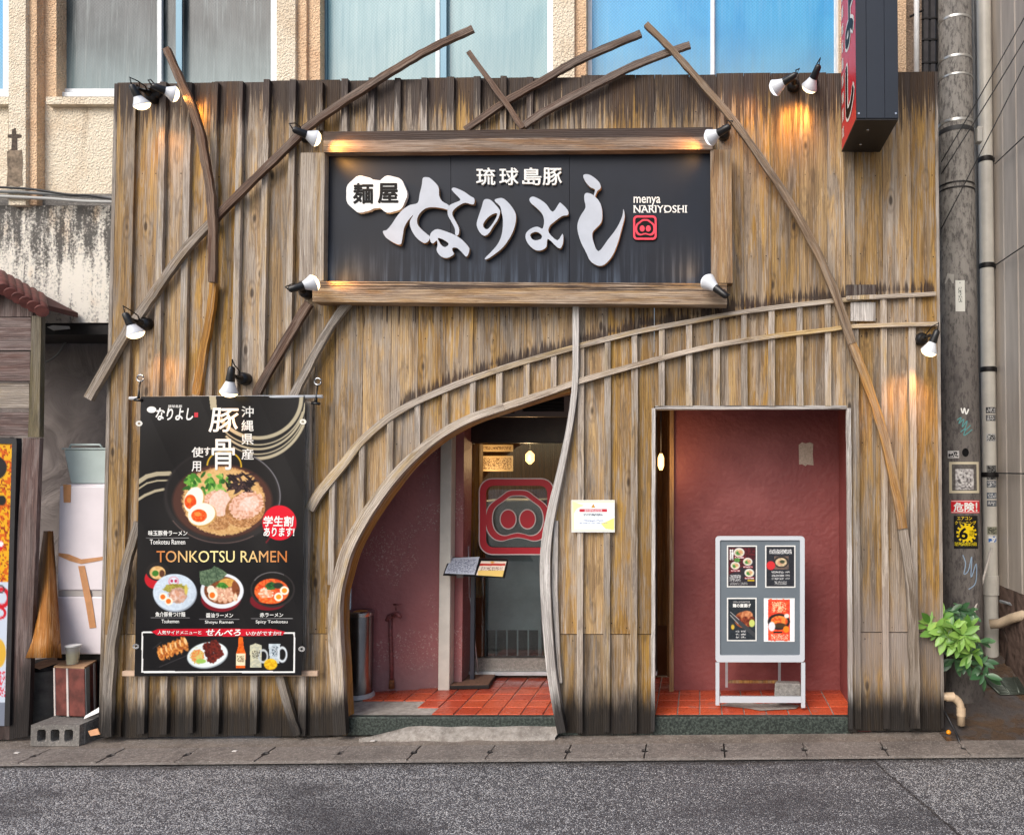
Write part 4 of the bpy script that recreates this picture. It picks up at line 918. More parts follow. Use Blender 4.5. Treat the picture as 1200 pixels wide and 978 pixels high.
# ------------------------------------------------------------------ spotlights
M_bulb = emis('spot_bulb_glow', (1, .74, .40, 1), 3.0); M_bulb_dim = emis('spot_bulb_glow_dim', (.95, .93, .98, 1), 1.1)
M_refl = simple('silver_bulb_back', C(222, 226, 232), .35, .0)
def spot(face, back, at, yf, yb, label, power=5, lit=True, r=.054):
    f, b = P(*face, yf), P(*back, yb); ax = (f-b); L = ax.length; ax.normalize(); w0 = P(*at, -.055)
    t = thing('spotlight', label, 'spotlight', w0, 'clamp spotlights on the front')
    lathe('mount', [(.012, .075), (.022, .03), (.038, .018), (.042, .006), (.042, -.03)], w0, (0, -1, 0), M_black, t, 18)
    mid = b.lerp(f, .3)
    tube('arm', [w0+Vector((0, -.05, 0)), w0.lerp(mid, .5)+Vector((0, -.05, .01)), mid], .011, M_black, t, 8)
    lathe('holder', [(.012, -.01), (.021, .0), (.023, L*.25), (.027, L*.48), (.027, L*.52)], b, ax, M_black, t, 16)
    lathe('reflector', [(.022, L*.45), (.026, L*.55), (r*.72, L*.74), (r, L*.93), (r, L*.97)], b, ax, M_refl, t, 22)
    lathe('bulb', [(r*.97, L*.955), (r*.92, L*1.0), (r*.66, L*1.0+.016), (r*.3, L*1.0+.023), (.002, L*1.0+.025)], b, ax, M_bulb if lit else M_bulb_dim, t, 22)
    cdir = Vector((0, 0, .06)); e = b-ax*.01
    tube('cord', [e, e-ax*.02+cdir*.4, e.lerp(w0, .45)+cdir*.7+Vector((0, -.03, 0)), w0.lerp(e, .25)+Vector((.01, -.03, .03)), w0+Vector((0, -.03, 0))], .004, M_black, t, 6)
    if power:
        l = bpy.data.lights.new('spot_beam', 'SPOT'); l.energy = power; l.color = (1, .44, .09); l.spot_size = math.radians(105); l.spot_blend = .9; l.shadow_soft_size = .05
        o = bpy.data.objects.new('spot_beam', l); COL.objects.link(o); o.parent = t; o.location = f+ax*.03-w0; o.rotation_euler = ax.to_track_quat('-Z', 'Y').to_euler()
spot((167, 124), (155, 101), (178, 112), -.19, -.24, 'lit clamp spotlight at the top left corner, outer of the pair', 3)
spot((205, 111), (180, 101), (184, 108), -.16, -.24, 'lit clamp spotlight at the top left, inner of the pair', 9)
spot((371, 163), (345, 152), (356, 158), -.26, -.34, 'lit spotlight at the upper left corner of the signboard', 9)
spot((369, 331), (340, 339), (358, 342), -.26, -.34, 'lit spotlight at the lower left corner of the signboard', 9)
spot((159.5, 392), (147, 368), (169, 379), -.20, -.24, 'lit spotlight over the long diagonal pole at the left edge', 4)
spot((268, 461), (271.5, 431), (285, 443.5), -.20, -.22, 'lit spotlight hanging over the banner top', 4)
spot((831, 162), (854, 149), (848, 156), -.26, -.34, 'dim spotlight at the upper right corner of the signboard', 6, False)
spot((828, 329), (851, 347), (845, 350), -.26, -.34, 'dim spotlight at the lower right corner of the signboard', 6, False)
spot((907, 104), (932, 88), (930, 99), -.18, -.26, 'dim spotlight at the top right, left one of the pair', 3, False)
spot((948, 104), (959, 78), (952, 97), -.17, -.27, 'lit amber spotlight at the top right, right one of the pair', 13)
spot((1088, 413), (1098, 388), (1080, 397), -.19, -.22, 'spotlight at the right edge below the arch rails', 11)

# ------------------------------------------------------------------ hanging banner
bn = thing('menu_banner', 'black vinyl banner of ramen bowls hanging left of the arch', 'banner', P(258, 795, -.10))
def MB(x, y, off=0):
    u, v = (x-165)/195, (y-464)/327
    yy = -.115-.008*math.sin(u*5+v*3.3)-.005*math.sin(u*13+v*6)-.006*math.sin(v*11+u*2.2)*(1-u)-.004*math.sin(u*23-v*15)*v-.004*abs(math.sin(u*9-v*7))
    return P(x, y, yy-off)
T1 = lambda x, y: (150+x/5.43, 450+y/5.43); T2 = lambda x, y: (150+x/5.145, 610+y/5.145)
cv = Canvas([(165, 464.5), (357.5, 463.5), (353.5, 791), (157.5, 792)], 330, 560, (17, 16, 19))
cv.I += ((vnoise(cv.X, cv.Y, 40)-.5)*8)[..., None]
BE = (176, 166, 140)
for (rx, ry, wd, a0, a1) in ((51, 47, 4.2, -.3, 2.6), (55, 55, 1.6, .3, 2.4), (56, 60, 2.4, .1, 2.3), (58, 66, 1.4, .4, 2.1), (60, 71, 3.2, .2, 1.9)):
    cv.ring(302, 466, rx, ry, wd, BE, a0, a1)
cv.poly([(245, 464), (253, 464), (254, 478), (247, 480)], BE)
for y0, wd in ((558, 5), (566, 1.8), (573, 3)): cv.line([(160, y0+8), (172, y0), (184, y0-3), (199, y0-3.5)] if y0 < 570 else [(159, y0+14), (170, y0+7), (182, y0+2), (192, y0)], wd, BE)
e1 = lambda x, y, rx, ry, c, c2=None, **k: cv.ell(*T1(x, y), rx/5.43, ry/5.43, c, c2, **k)
e1(600, 715, 372, 302, (38, 35, 36), soft=1.2); e1(600, 700, 352, 280, (22, 20, 22), soft=1.0)
cv.ring(*T1(600, 712), 368/5.43, 298/5.43, 1.0, (120, 120, 126), -1.0, .3); cv.ring(*T1(600, 712), 368/5.43, 298/5.43, .9, (100, 80, 76), 1.0, 2.6)
e1(600, 745, 318, 235, (74, 44, 36), soft=1.5)
e1(608, 742, 262, 218, (210, 168, 110), (196, 150, 94), soft=1.0, wob=.05)
e1(608, 720, 232, 180, (218, 180, 122), (208, 166, 106))
cv.ring(*T1(612, 520), 108/5.43, 95/5.43, 1.6, (206, 168, 44), -3.1, 0.1)
rs = np.random.RandomState(5)
for k in range(70):
    x, y = rs.uniform(360, 650), rs.uniform(575, 690)
    if (x-505)**2/150**2+(y-635)**2/70**2 < 1: e1(x, y, rs.uniform(14, 26), rs.uniform(8, 16), [(66, 128, 42), (104, 164, 62), (40, 92, 32), (150, 190, 96)][k % 4], a=rs.uniform(0, 3), soft=.3)
for k in range(46):
    x, y = rs.uniform(630, 800), rs.uniform(570, 690); e1(x, y, rs.uniform(22, 44), rs.uniform(5, 9), [(44, 30, 34), (64, 46, 48), (30, 20, 24)][k % 3], a=rs.uniform(-.9, 1.2), soft=.3)
PK, PK2 = (232, 190, 170), (206, 150, 122)
e1(560, 790, 105, 120, PK, PK2, a=.5, wob=.15); e1(570, 835, 100, 92, (196, 146, 96), (160, 110, 66), a=.5); e1(585, 760, 70, 80, (238, 208, 194), PK)
e1(745, 800, 130, 108, (190, 136, 86), (150, 102, 60), a=-.4); e1(755, 770, 112, 82, PK, PK2, a=-.4, wob=.2); e1(770, 760, 66, 44, (240, 212, 202), PK, a=-.3)
for (x, y, rx, ry, a, yx, yy, yr, ys) in ((418, 735, 58, 84, .35, 397, 748, 38, 46), (468, 826, 88, 70, -.25, 452, 836, 50, 41)):
    e1(x+4, y+6, rx+4, ry+4, (196, 150, 80), a=a); e1(x, y, rx, ry, (246, 240, 222), a=a); e1(yx, yy, yr, ys, (236, 96, 24), (214, 66, 14)); e1(yx-8, yy-10, yr*.4, ys*.35, (250, 140, 60))
cv.put(((cv.N2 > .80) & ((cv.X-261)**2/48**2+(cv.Y-587)**2/40**2 < 1) & (cv.Y > 600))*.6, (236, 206, 160))
cv.ring(*T1(830, 700), 130/5.43, 330/5.43, .8, (130, 20, 34), .4, 1.2)
cv.ell(327.5, 612.3, 20, 20.5, (214, 18, 42))
e2 = lambda x, y, rx, ry, c, c2=None, **k: cv.ell(*T2(x, y), rx/5.145, ry/5.145, c, c2, **k)
e2(165, 350, 65, 60, (190, 20, 36)); e2(180, 305, 70, 56, (30, 26, 26)); e2(178, 312, 48, 40, (206, 160, 100), (230, 190, 130)); e2(165, 316, 20, 18, (60, 120, 40)); e2(205, 318, 16, 22, (90, 54, 36))
e2(284, 436, 132, 114, (150, 160, 172)); e2(281, 430, 130, 110, (206, 220, 232), (194, 208, 222))
e2(275, 365, 32, 30, (216, 150, 168)); e2(275, 362, 24, 22, (214, 222, 232)); e2(264, 362, 8, 9, (180, 40, 80)); e2(288, 362, 8, 9, (180, 40, 80))
e2(285, 408, 72, 30, (168, 160, 70), (140, 130, 50), wob=.3); e2(300, 450, 58, 46, (196, 160, 140), (168, 128, 108), wob=.25); e2(280, 450, 24, 36, (226, 200, 186), PK2, a=.4); e2(318, 455, 26, 34, (210, 176, 160), PK2, a=-.3)
for x, y in ((212, 458), (246, 484)): e2(x, y, 24, 24, (244, 236, 216)); e2(x-2, y, 15, 15, (232, 110, 30))
e2(350, 415, 10, 30, (206, 190, 90))
e2(560, 470, 120, 78, (120, 20, 34)); e2(567, 422, 130, 106, (222, 228, 234)); e2(567, 418, 108, 84, (104, 54, 30), (132, 74, 40)); 
cv.poly([T2(430, 305), T2(500, 290), T2(520, 272), T2(560, 290), T2(600, 318), T2(570, 350), T2(520, 372), T2(480, 398), T2(436, 380)], (70, 92, 70), (104, 126, 98)); cv.line([T2(470, 300), T2(490, 385)], .5, (44, 60, 46)); cv.line([T2(525, 285), T2(540, 355)], .5, (44, 60, 46))
e2(600, 372, 50, 26, (222, 178, 90), (200, 150, 70)); e2(568, 396, 34, 24, (72, 140, 52), (44, 104, 34), wob=.4)
for k in range(5): e2(530+k*26, 452-abs(k-2)*5, 20, 46, [(240, 210, 180), (226, 182, 150)][k % 2], PK2, a=.2-.16*k)
e2(500, 415, 24, 26, (240, 226, 206)); e2(512, 446, 28, 30, (244, 236, 214)); e2(508, 448, 17, 18, (234, 116, 30)); e2(640, 400, 14, 40, (130, 70, 40))
e2(845, 480, 110, 60, (110, 18, 30)); e2(872, 414, 134, 108, (46, 42, 42)); e2(872, 412, 124, 98, (16, 15, 16)); e2(866, 424, 104, 76, (206, 62, 26), (232, 110, 50)); e2(830, 440, 44, 36, (244, 214, 190), (222, 150, 110), wob=.3); e2(860, 392, 30, 24, (50, 110, 50), (30, 70, 34), wob=.4); e2(905, 390, 30, 18, (40, 50, 40)); e2(850, 480, 60, 18, (226, 84, 30), (240, 130, 60))
for x, y in ((943, 420), (908, 458)): e2(x, y, 27, 26, (246, 240, 224)); e2(x, y, 16, 15, (238, 150, 40))
cv.ring(*T2(872, 412), 128/5.145, 102/5.145, .7, (120, 118, 120), -2.6, -1.0)
W = (236, 236, 234)
for x0, y0, x1, y1 in ((85, 905, 1005, 915), (82, 668, 90, 915), (998, 672, 1007, 915), (88, 666, 165, 674), (940, 672, 1005, 680)): cv.rect(*T2(x0, y0), *T2(x1, y1), W)
cv.poly([T2(140, 668), T2(180, 652), T2(500, 648), T2(880, 652), T2(948, 668), T2(930, 690), T2(600, 696), T2(180, 690)], (206, 16, 44), (190, 10, 36))
for k in range(6): e2(200+k*28, 800-k*12, 20, 46, (222, 148, 70), (160, 84, 36), a=-.3, wob=.3); e2(206+k*28, 785-k*12, 9, 20, (240, 200, 140), a=-.3)
cv.line([T2(190, 880), T2(380, 800)], .6, (70, 68, 70)); cv.line([T2(150, 770), T2(200, 730)], .5, (70, 68, 70))
e2(480, 812, 124, 76, (150, 160, 166), a=-.2); e2(478, 806, 122, 74, (220, 230, 230), a=-.2); e2(420, 815, 42, 44, (206, 190, 110), (220, 130, 70), wob=.4); e2(440, 845, 30, 14, (150, 190, 90))
for x, y in ((480, 760), (530, 770), (490, 800), (545, 800), (520, 745), (505, 830)): e2(x, y, 30, 28, (112, 34, 24), (70, 20, 18), wob=.3)
cv.poly([T2(668, 700), T2(692, 700), T2(698, 760), T2(710, 800), T2(706, 886), T2(650, 886), T2(652, 800), T2(664, 760)], (226, 104, 26), (206, 80, 16)); cv.rect(*T2(652, 800), *T2(706, 870), (226, 216, 180)); cv.scrib(*T2(658, 812), *T2(700, 850), (120, 90, 60), .7)
cv.poly([T2(735, 750), T2(770, 738), T2(806, 750), T2(804, 884), T2(738, 884)], (206, 202, 172), (176, 178, 160)); cv.ring(*T2(815, 815), 5, 7, 2, (190, 196, 196)); cv.scrib(*T2(748, 780), *T2(795, 830), (90, 84, 70), .8)
cv.poly([T2(848, 742), T2(918, 742), T2(912, 858), T2(856, 858)], (176, 190, 198), (206, 216, 222)); cv.ring(*T2(930, 805), 5, 8, 2, (206, 214, 220)); cv.scrib(*T2(868, 756), *T2(904, 812), (86, 98, 110), .9)
e2(860, 864, 40, 34, (236, 196, 40), (214, 160, 20)); 
for a, b, y in ((110, 366, 103), (138, 370, 584), (430, 670, 592), (742, 992, 588)): cv.line([T2(a, y), T2(b, y)], .45, (196, 196, 196))
cloth = cv.mesh('cloth', MB, M_paint_gloss, bn)
Wm, Bm = M_print_white, M_print_black
def bt(body, x0, y0, x1, y1, T, mat=Wm, bold=.02, shear=0.0, off=.0016): lettering('lettering', body, (*T(x0, y0), *T(x1, y1)), MB, mat, cloth, off=off, bold=bold, shear=shear)
bt('豚', 512, 150, 705, 305, T1, bold=.012, shear=.1); bt('骨', 532, 348, 680, 545, T1, bold=.012); bt('す', 484, 400, 524, 455, T1, bold=.02)
for ch, y in (('沖', 140), ('縄', 228), ('県', 315), ('産', 410)): bt(ch, 722, y, 800, y+70, T1, bold=.012)
for ch, y in (('使', 400), ('用', 490)): bt(ch, 405, y, 480 if y == 400 else 465, y+65, T1, bold=.012)
bt('なりよし', 175, 150, 415, 230, T1, bold=.03, shear=.2); bt('琉球島豚', 255, 132, 345, 150, T1, bold=.01)
poly('badge', [(150+(150+30*math.cos(t*.3))/5.43, 450+(162+20*math.sin(t*.3))/5.43) for t in range(21)], MB, Wm, cloth, off=.0012); poly('stamp', [T1(*p) for p in rect(422, 180, 446, 210)], MB, M_print_red, cloth, off=.0012)
bt('学生割', 860, 838, 1055, 905, T1, bold=.03, shear=.1); bt('あります!', 862, 910, 1060, 968, T1, bold=.03, shear=.1)
bt('味玉豚骨ラーメン', 122, 58, 358, 90, T2, bold=.02); bt('Tonkotsu Ramen', 132, 112, 345, 142, T2, bold=.01)
GOLD = N('gold_print'); zz = GOLD.add('ShaderNodeSeparateXYZ'); GOLD.link(GOLD.coord(), zz.inputs[0]); xa, xb = P(183, 650, -.1).x, P(336, 650, -.1).x; xm = (xa+xb)/2
k = GOLD.ramp(GOLD.math('ABSOLUTE', GOLD.math('SUBTRACT', zz.outputs[0], xm)), .02, (xb-xa)/2); GOLD.set(GOLD.mix(k, C(244, 232, 160), C(196, 112, 44)), .5)
bt('TONKOTSU RAMEN', 172, 180, 958, 250, T2, GOLD.m, .004)
bt('魚介豚骨つけ麺', 165, 548, 345, 578, T2, bold=.02); bt('Tsukemen', 202, 594, 308, 616, T2, bold=.01)
bt('醤油ラーメン', 470, 555, 634, 583, T2, bold=.02); bt('Shoyu Ramen', 464, 600, 635, 624, T2, bold=.01)
bt('赤ラーメン', 795, 553, 936, 580, T2, bold=.02); bt('Spicy Tonkotsu', 770, 598, 962, 622, T2, bold=.01)
bt('人気サイドメニューと', 178, 660, 442, 684, T2, bold=.02); bt('せんべろ', 470, 652, 680, 692, T2, bold=.03, shear=.15); bt('いかがですか!?', 712, 664, 925, 690, T2, bold=.02)
vb = Canvas([(165, 464.5), (357.5, 463.5), (353.5, 791), (157.5, 792)], 40, 60, (20, 20, 20)); vb.mesh('vinyl_back', lambda x, y, off=0: MB(x, y, -.003), M_black, bn)
a, b = P(152, 466.5, -.10), P(378, 464.5, -.10); tube('top_rod', [a, b], .011, M_alu_white, bn, 10)
a, b = P(143, 789, -.086), P(372, 789, -.086); hexa('bottom_bar', [(a.x, -.086, a.z-.016), (b.x, -.086, b.z-.016), (b.x, -.062, b.z-.016), (a.x, -.062, a.z-.016), (a.x, -.086, a.z+.016), (b.x, -.086, b.z+.016), (b.x, -.062, b.z+.016), (a.x, -.062, a.z+.016)], simple('pale_wood_bar', C(196, 168, 144), .6, nz=.2), bn, .002)
for x, y in ((164.5, 443), (372.5, 447)):
    tube('hook', [P(x+4*math.cos(t*.55), y+4*math.sin(t*.55), -.07) for t in range(12)], .006, M_chrome, bn, 6)
    tube('tie', [P(x, y+4, -.075), P(x-1.5, y+14, -.10), P(x-2, y+23, -.115), P(x-6, y+25, -.12), P(x+2, y+26, -.12)], [.005, .005, .009, .013, .010], M_black, bn, 8)
for x, y in ((163, 496), (355, 494), (159, 757), (353.5, 760)):
    poly('eyelet', [(x+4.0*math.cos(t*.42), y+3.2*math.sin(t*.42)) for t in range(15)], lambda a, b, off=0: MB(a, b, off), M_chrome, bn, off=.002, holes=[[(x+1.6*math.cos(-t*.42), y+1.4*math.sin(-t*.42)) for t in range(15)]])

# ------------------------------------------------------------------ notice on the pillar
nc = thing('notice', 'small white notice with a red band fixed to the wooden pillar', 'notice', P(695, 623, -.06))
cv = Canvas(rect(670, 586, 720, 623), 120, 90, (236, 242, 244)); TN = lambda x, y: (660+x/17.143, 575+y/17.143)
cv.rect(*TN(178, 195), *TN(1025, 235), (246, 238, 206)); cv.rect(*TN(178, 195), *TN(215, 810), (246, 236, 200)); cv.rect(*TN(178, 775), *TN(1025, 810), (246, 232, 212))
cv.poly([TN(1025, 540), TN(900, 600), TN(760, 660), TN(850, 760), TN(1025, 780)], (244, 232, 140)); cv.poly([TN(195, 215), TN(420, 290), TN(280, 350), TN(215, 450)], (248, 236, 180))
cv.poly([TN(605, 262), TN(645, 332), TN(565, 332)], (206, 150, 30)); cv.rect(*TN(325, 362), *TN(880, 420), (200, 50, 66)); cv.scrib(*TN(430, 370), *TN(780, 412), (240, 220, 226), .5)
cv.scrib(*TN(415, 455), *TN(790, 498), (40, 56, 84), .6); cv.scrib(*TN(400, 585), *TN(810, 612), (110, 130, 180), .4); cv.scrib(*TN(325, 632), *TN(890, 656), (110, 130, 180), .4)
cv.mesh('print', plane(-.0615), M_paint, nc); poly('board', rect(669.6, 585.6, 720.4, 623.4), plane(-.061), M_print_white, nc, th=.006)

# ------------------------------------------------------------------ projecting sign
pj = thing('projecting_sign', 'tall black box sign with a red side jutting out at the top right', 'sign', (1.08, -.3, P(1010, 177.5, -.06).z))
zb, zt = P(1010, 177.5, -.06).z, 5.6; X0, X1, Yn, Yf = .947, 1.208, -.532, -.062
M_boxp = simple('black_navy_panel', C(24, 31, 42), .35, nz=.15, nscale=4)
box('core', (X0+.006, Yn+.01, zb+.004), (X1-.004, Yf, zt), M_black, pj)
w3 = (X1-X0)
for a, b in ((0, .245), (.25, .675), (.68, 1)): box('front_panel', (X0+.004+w3*a*.98, Yn, zb+.002), (X0+.004+w3*b*.98, Yn+.012, zt), M_boxp, pj, .0015)
box('bottom_panel', (X0+.003, Yn+.006, zb-.006), (X1-.002, Yf-.002, zb+.003), simple('black_soffit', C(26, 24, 26), .5, nz=.3), pj)
for u, v in ((.4, .3), (.4, .75)): lathe('screw', [(.009, 0), (.006, .004)], (X0+w3*u, Yn+(Yf-Yn)*v, zb-.006), (0, 0, -1), M_chrome, pj, 10)
for u in (.07, .93): lathe('screw', [(.008, 0), (.006, .004)], (X0+w3*u, Yn, zb+.03), (0, -1, 0), M_chrome, pj, 10)
MX = lambda u, v, off=0: Vector((X0+.004-off, Yf+(Yn-Yf)*u, zb+(1.15-v)))          # u from wall to street, v down
red = simple('red_sign_face', C(206, 40, 52), .4)
poly('red_face', rect(0.01, -.9, .99, 1.148), MX, red, pj, off=.0)
for k, ch in enumerate('なりよし'):
    v0 = -.72+k*.46
    lettering('letter', ch, (.30, v0, .92, v0+.40), MX, M_print_white, pj, off=.002, bold=.09); lettering('letter', ch, (.34, v0+.02, .88, v0+.38), MX, M_print_black, pj, off=.004, bold=.035)
for k in range(15): lettering('letter', '麺屋琉球島豚'[k % 6], (.06, -.6+k*.115, .2, -.52+k*.115), MX, M_print_white, pj, off=.002, bold=.02)
box('bracket', (X0+.1, Yf-.001, 4.5), (X0+.16, .5, 4.56), M_steel_dark, pj)

# ------------------------------------------------------------------ menu easel in the square doorway
M_ez = simple('easel_aluminium', C(200, 204, 210), .35, .2)
ez = thing('menu_easel', 'grey aluminium A frame menu easel with four posters', 'easel', P(891, 828, .13))
def ME(x, y, off=0): return P(x, y, .135+(828-y)/200*.13-off)
def easel_poly(name, pts, mat, off=0, th=.02, holes=(), parent=ez): return poly(name, pts, ME, mat, parent, off=off, th=th, holes=holes)
easel_poly('frame', rrect(838.5, 628, 943, 775.5, 4, 4), M_ez, .012, .03, [rrect(843.6, 632.6, 937.6, 767.5, 1.5, 2)[::-1]])
bp = easel_poly('panel', rect(843, 632, 938, 768), simple('grey_board', C(100, 110, 118), .35, nz=.1, nscale=3), .0, .008)
for x0, x1, yb in ((838.6, 843, 826), (939, 943.6, 829)): easel_poly('leg', rect(x0, 775.9, x1, yb), M_ez, .012, .022)
easel_poly('crossbar', [(843.3, 815.5), (938.7, 816), (938.7, 823), (843.3, 823)], M_ez, .006, .018)
MR = lambda x, y, off=0: P(x, y, .42-(828-y)/200*.10-off)
for x0, x1, yb in ((850, 853, 805), (912, 915, 805)): poly('rear_leg', rect(x0, 640, x1, yb), MR, M_alu, ez, th=.02)
poly('rear_crossbar', rect(853.3, 797, 911.7, 800), MR, M_pole_tan, ez, th=.015)
PZ = lambda x, y: (820+x/4.443, 620+y/4.443)
def poster(x0, y0, x1, y1, base, fn):
    b = rect(*PZ(x0, y0), *PZ(x1, y1)); c = Canvas(b, 80, 110, (226, 226, 222)); i = 1.0
    c.rect(b[0][0]+i, b[0][1]+i, b[2][0]-i, b[2][1]-i, base, tuple(v*1.15+4 for v in base)); fn(c)
    sh = easel_poly('poster', [(b[0][0]-.3, b[0][1]-.3), (b[1][0]+.3, b[1][1]-.3), (b[2][0]+.3, b[2][1]+.3), (b[3][0]-.3, b[3][1]+.3)], M_print_white, .003, .003, parent=bp)
    c.mesh('print', ME, M_paint, sh, .0042); return sh
def bowl(c, x, y, rx, ry, rim, soup, t1, t2):
    X, Y = PZ(x, y); c.ell(X, Y, rx/4.443, ry/4.443, rim); c.ell(X, Y+.2, rx*.8/4.443, ry*.75/4.443, soup, tuple(v*.8 for v in soup)); c.ell(X-1, Y+.6, rx*.4/4.443, ry*.4/4.443, t1); c.ell(X+1.3, Y-.4, rx*.35/4.443, ry*.3/4.443, t2)
def p1(c):
    c.poly([PZ(150, 95), PZ(290, 95), PZ(290, 150), PZ(150, 240)], (92, 26, 34), (60, 20, 26))
    for (x, y, r) in ((205, 120, 28), (250, 168, 24), (185, 188, 24), (258, 226, 25)): bowl(c, x, y, r, r*.85, (226, 226, 220), (226, 206, 160), (60, 130, 60), (206, 150, 110)); c.rect(*PZ(x-24, y+22), *PZ(x+26, y+32), (150, 24, 36)); c.scrib(*PZ(x-22, y+24), *PZ(x+24, y+31), (230, 220, 220), .4)
    c.ell(*PZ(195, 160), 3.6, 2.6, (90, 150, 70), (60, 110, 50)); c.scrib(*PZ(155, 235), *PZ(215, 270), (190, 190, 190), .45); c.scrib(*PZ(155, 275), *PZ(250, 290), (150, 150, 150), .4); c.rect(*PZ(250, 262), *PZ(285, 270), (190, 160, 40))
def p2(c):
    c.scrib(*PZ(362, 104), *PZ(478, 128), (220, 220, 220), .5); c.rect(*PZ(388, 140), *PZ(462, 208), (120, 100, 90), (90, 76, 70)); bowl(c, 424, 170, 38, 30, (34, 32, 34), (226, 200, 160), (196, 150, 120), (60, 70, 50)); c.ell(*PZ(370, 188), 5.2, 5.2, (206, 46, 50))
    for y in (218, 236, 252): c.scrib(*PZ(374, y), *PZ(440, y+9), (206, 206, 206), .45); c.scrib(*PZ(446, y), *PZ(468, y+8), (206, 206, 206), .45)
    c.scrib(*PZ(390, 270), *PZ(452, 288), (180, 180, 180), .4)
def p3(c):
    c.scrib(*PZ(172, 372), *PZ(262, 382), (150, 150, 150), .4); c.ell(*PZ(230, 470), 11, 9.5, (176, 104, 62), (140, 70, 38)); c.ell(*PZ(245, 445), 7, 5, (206, 140, 96), (180, 104, 66))
    for k in range(7): c.ell(*PZ(200+k*12, 465+(k % 3)*14), 3.2, 2.8, (134, 58, 34), (96, 38, 24))
    c.ell(*PZ(272, 488), 3.4, 4.4, (196, 206, 110)); c.poly([PZ(155, 455), PZ(170, 440), PZ(290, 540), PZ(288, 565)], (60, 62, 66)); c.line([PZ(160, 430), PZ(205, 470)], .5, (220, 220, 220)); c.line([PZ(158, 445), PZ(200, 490)], .5, (220, 220, 220)); c.ell(*PZ(172, 508), 2, 3, (206, 170, 60))
    for y in (525, 542, 556): c.scrib(*PZ(188, y), *PZ(206, y+9), (220, 220, 220), .45); c.scrib(*PZ(216, y), *PZ(240, y+9), (220, 220, 220), .45)
def p4(c):
    c.rect(*PZ(335, 360), *PZ(355, 583), (238, 238, 238)); c.rect(*PZ(470, 360), *PZ(493, 583), (238, 238, 238)); c.put((vnoise(c.X, c.Y, 1.6) > .6)*((c.X > PZ(357, 0)[0]) & (c.X < PZ(468, 0)[0]))*.8, (226, 90, 40))
    c.scrib(*PZ(375, 378), *PZ(450, 430), (236, 196, 150), 1.2); c.ell(*PZ(412, 480), 13, 9.5, (34, 28, 30)); c.ell(*PZ(414, 478), 10, 6.5, (214, 74, 30), (240, 140, 60)); c.ell(*PZ(418, 500), 7, 3, (70, 50, 30)); c.ell(*PZ(375, 505), 4, 5.5, (222, 222, 226)); c.ell(*PZ(450, 520), 3.5, 4, (236, 130, 30)); c.ell(*PZ(453, 450), 3, 2.6, (240, 220, 210)); c.scrib(*PZ(370, 545), *PZ(460, 572), (236, 190, 160), .7); c.rect(*PZ(385, 530), *PZ(430, 540), (40, 30, 30))
poster(143, 85, 297, 300, (40, 36, 42), p1); poster(342, 85, 497, 302, (34, 36, 42), p2); s3 = poster(143, 357, 295, 580, (32, 38, 44), p3); poster(335, 360, 493, 583, (206, 58, 36), p4)
lettering('lettering', '鶏の唐揚げ', (*PZ(172, 386), *PZ(266, 406)), ME, M_print_white, s3, off=.0055, bold=.03)
lettering('lettering', '豚骨', (*PZ(156, 104), *PZ(176, 160)), ME, M_print_white, bp, off=.0055, bold=.03)
st_ = hexa('stone_block', [P(907, 820, .16), P(939.5, 821, .17), P(938, 815, .30), P(909, 814, .29), P(908, 799.5, .16), P(938.5, 801, .17), P(937, 797.5, .30), P(910, 797, .29)], M_conc_block, None, .008); tag(st_, 'grey concrete block weighing down the menu easel crossbar', 'block')
# cement smear on the tiles below the easel
tag(poly('cement_smear', [(843, 826), (860, 821), (890, 824), (915, 823), (938, 826), (932, 830), (890, 832), (880, 830)], lambda x, y, off=0: G(x, y, FZ+.008), M_conc_light, None), 'smear of grey cement on the tiles under the menu easel', 'cement')

# ------------------------------------------------------------------ ashtray stand, tap pipe, menu stand
b0 = G(421, 816, FZ); ab = thing('standing_ashtray', 'cylindrical steel standing ashtray beside the maroon wall', 'ashtray', b0)
hh = P(421, 712, b0.y).z-FZ; R = .092
lathe('body', [(R*.98, .0), (R, .03), (R, hh-.07)], b0+Vector((0, 0, .02)), (0, 0, 1), simple('brushed_steel', C(150, 152, 156), .25, 1, nz=.2, nscale=3), ab, 36)
lathe('base', [(R*1.15, 0), (R*1.15, .012), (R*1.02, .03)], b0+Vector((0, 0, .003)), (0, 0, 1), simple('plastic_bag_grey', C(176, 176, 178), .3), ab, 30)
lathe('rim', [(R*.99, 0), (R*1.04, .008), (R*1.04, .03), (R*.9, .04), (R*.7, .03), (R*.4, .028)], b0+Vector((0, 0, hh-.055)), (0, 0, 1), M_chrome, ab, 36)
lathe('ash_bowl', [(R*.55, 0), (R*.5, .006), (.01, .012)], b0+Vector((0, 0, hh-.028)), (0, 0, 1), simple('orange_lid', C(206, 140, 60), .4), ab, 20)
wp = thing('tap_pipe', 'rusty maroon water pipe with a tap on the chipped wall', 'pipe', P(457, 806, .40))
M_pp = simple('painted_pipe', C(120, 66, 66), .5, nz=.4, nscale=40)
yp = .57
tube('pipe', [P(457.5, 724, yp), P(457.5, 740, yp), P(458.5, 770, yp), P(459, 804, yp)], .014, M_pp, wp, 10)
tube('elbow', [P(454, 727, yp), P(456, 722, yp), P(462, 720, yp-.02)], .018, M_pp, wp, 10)
tube('tap', [P(460, 720.5, yp-.02), P(466, 719, yp-.05), P(470, 723, yp-.06)], [.014, .016, .01], M_pp, wp, 10)
tube('tap_handle', [P(464, 715, yp-.05), P(464.5, 709, yp-.05), P(461, 708, yp-.05), P(470, 708, yp-.05)], .006, M_pp, wp, 8)
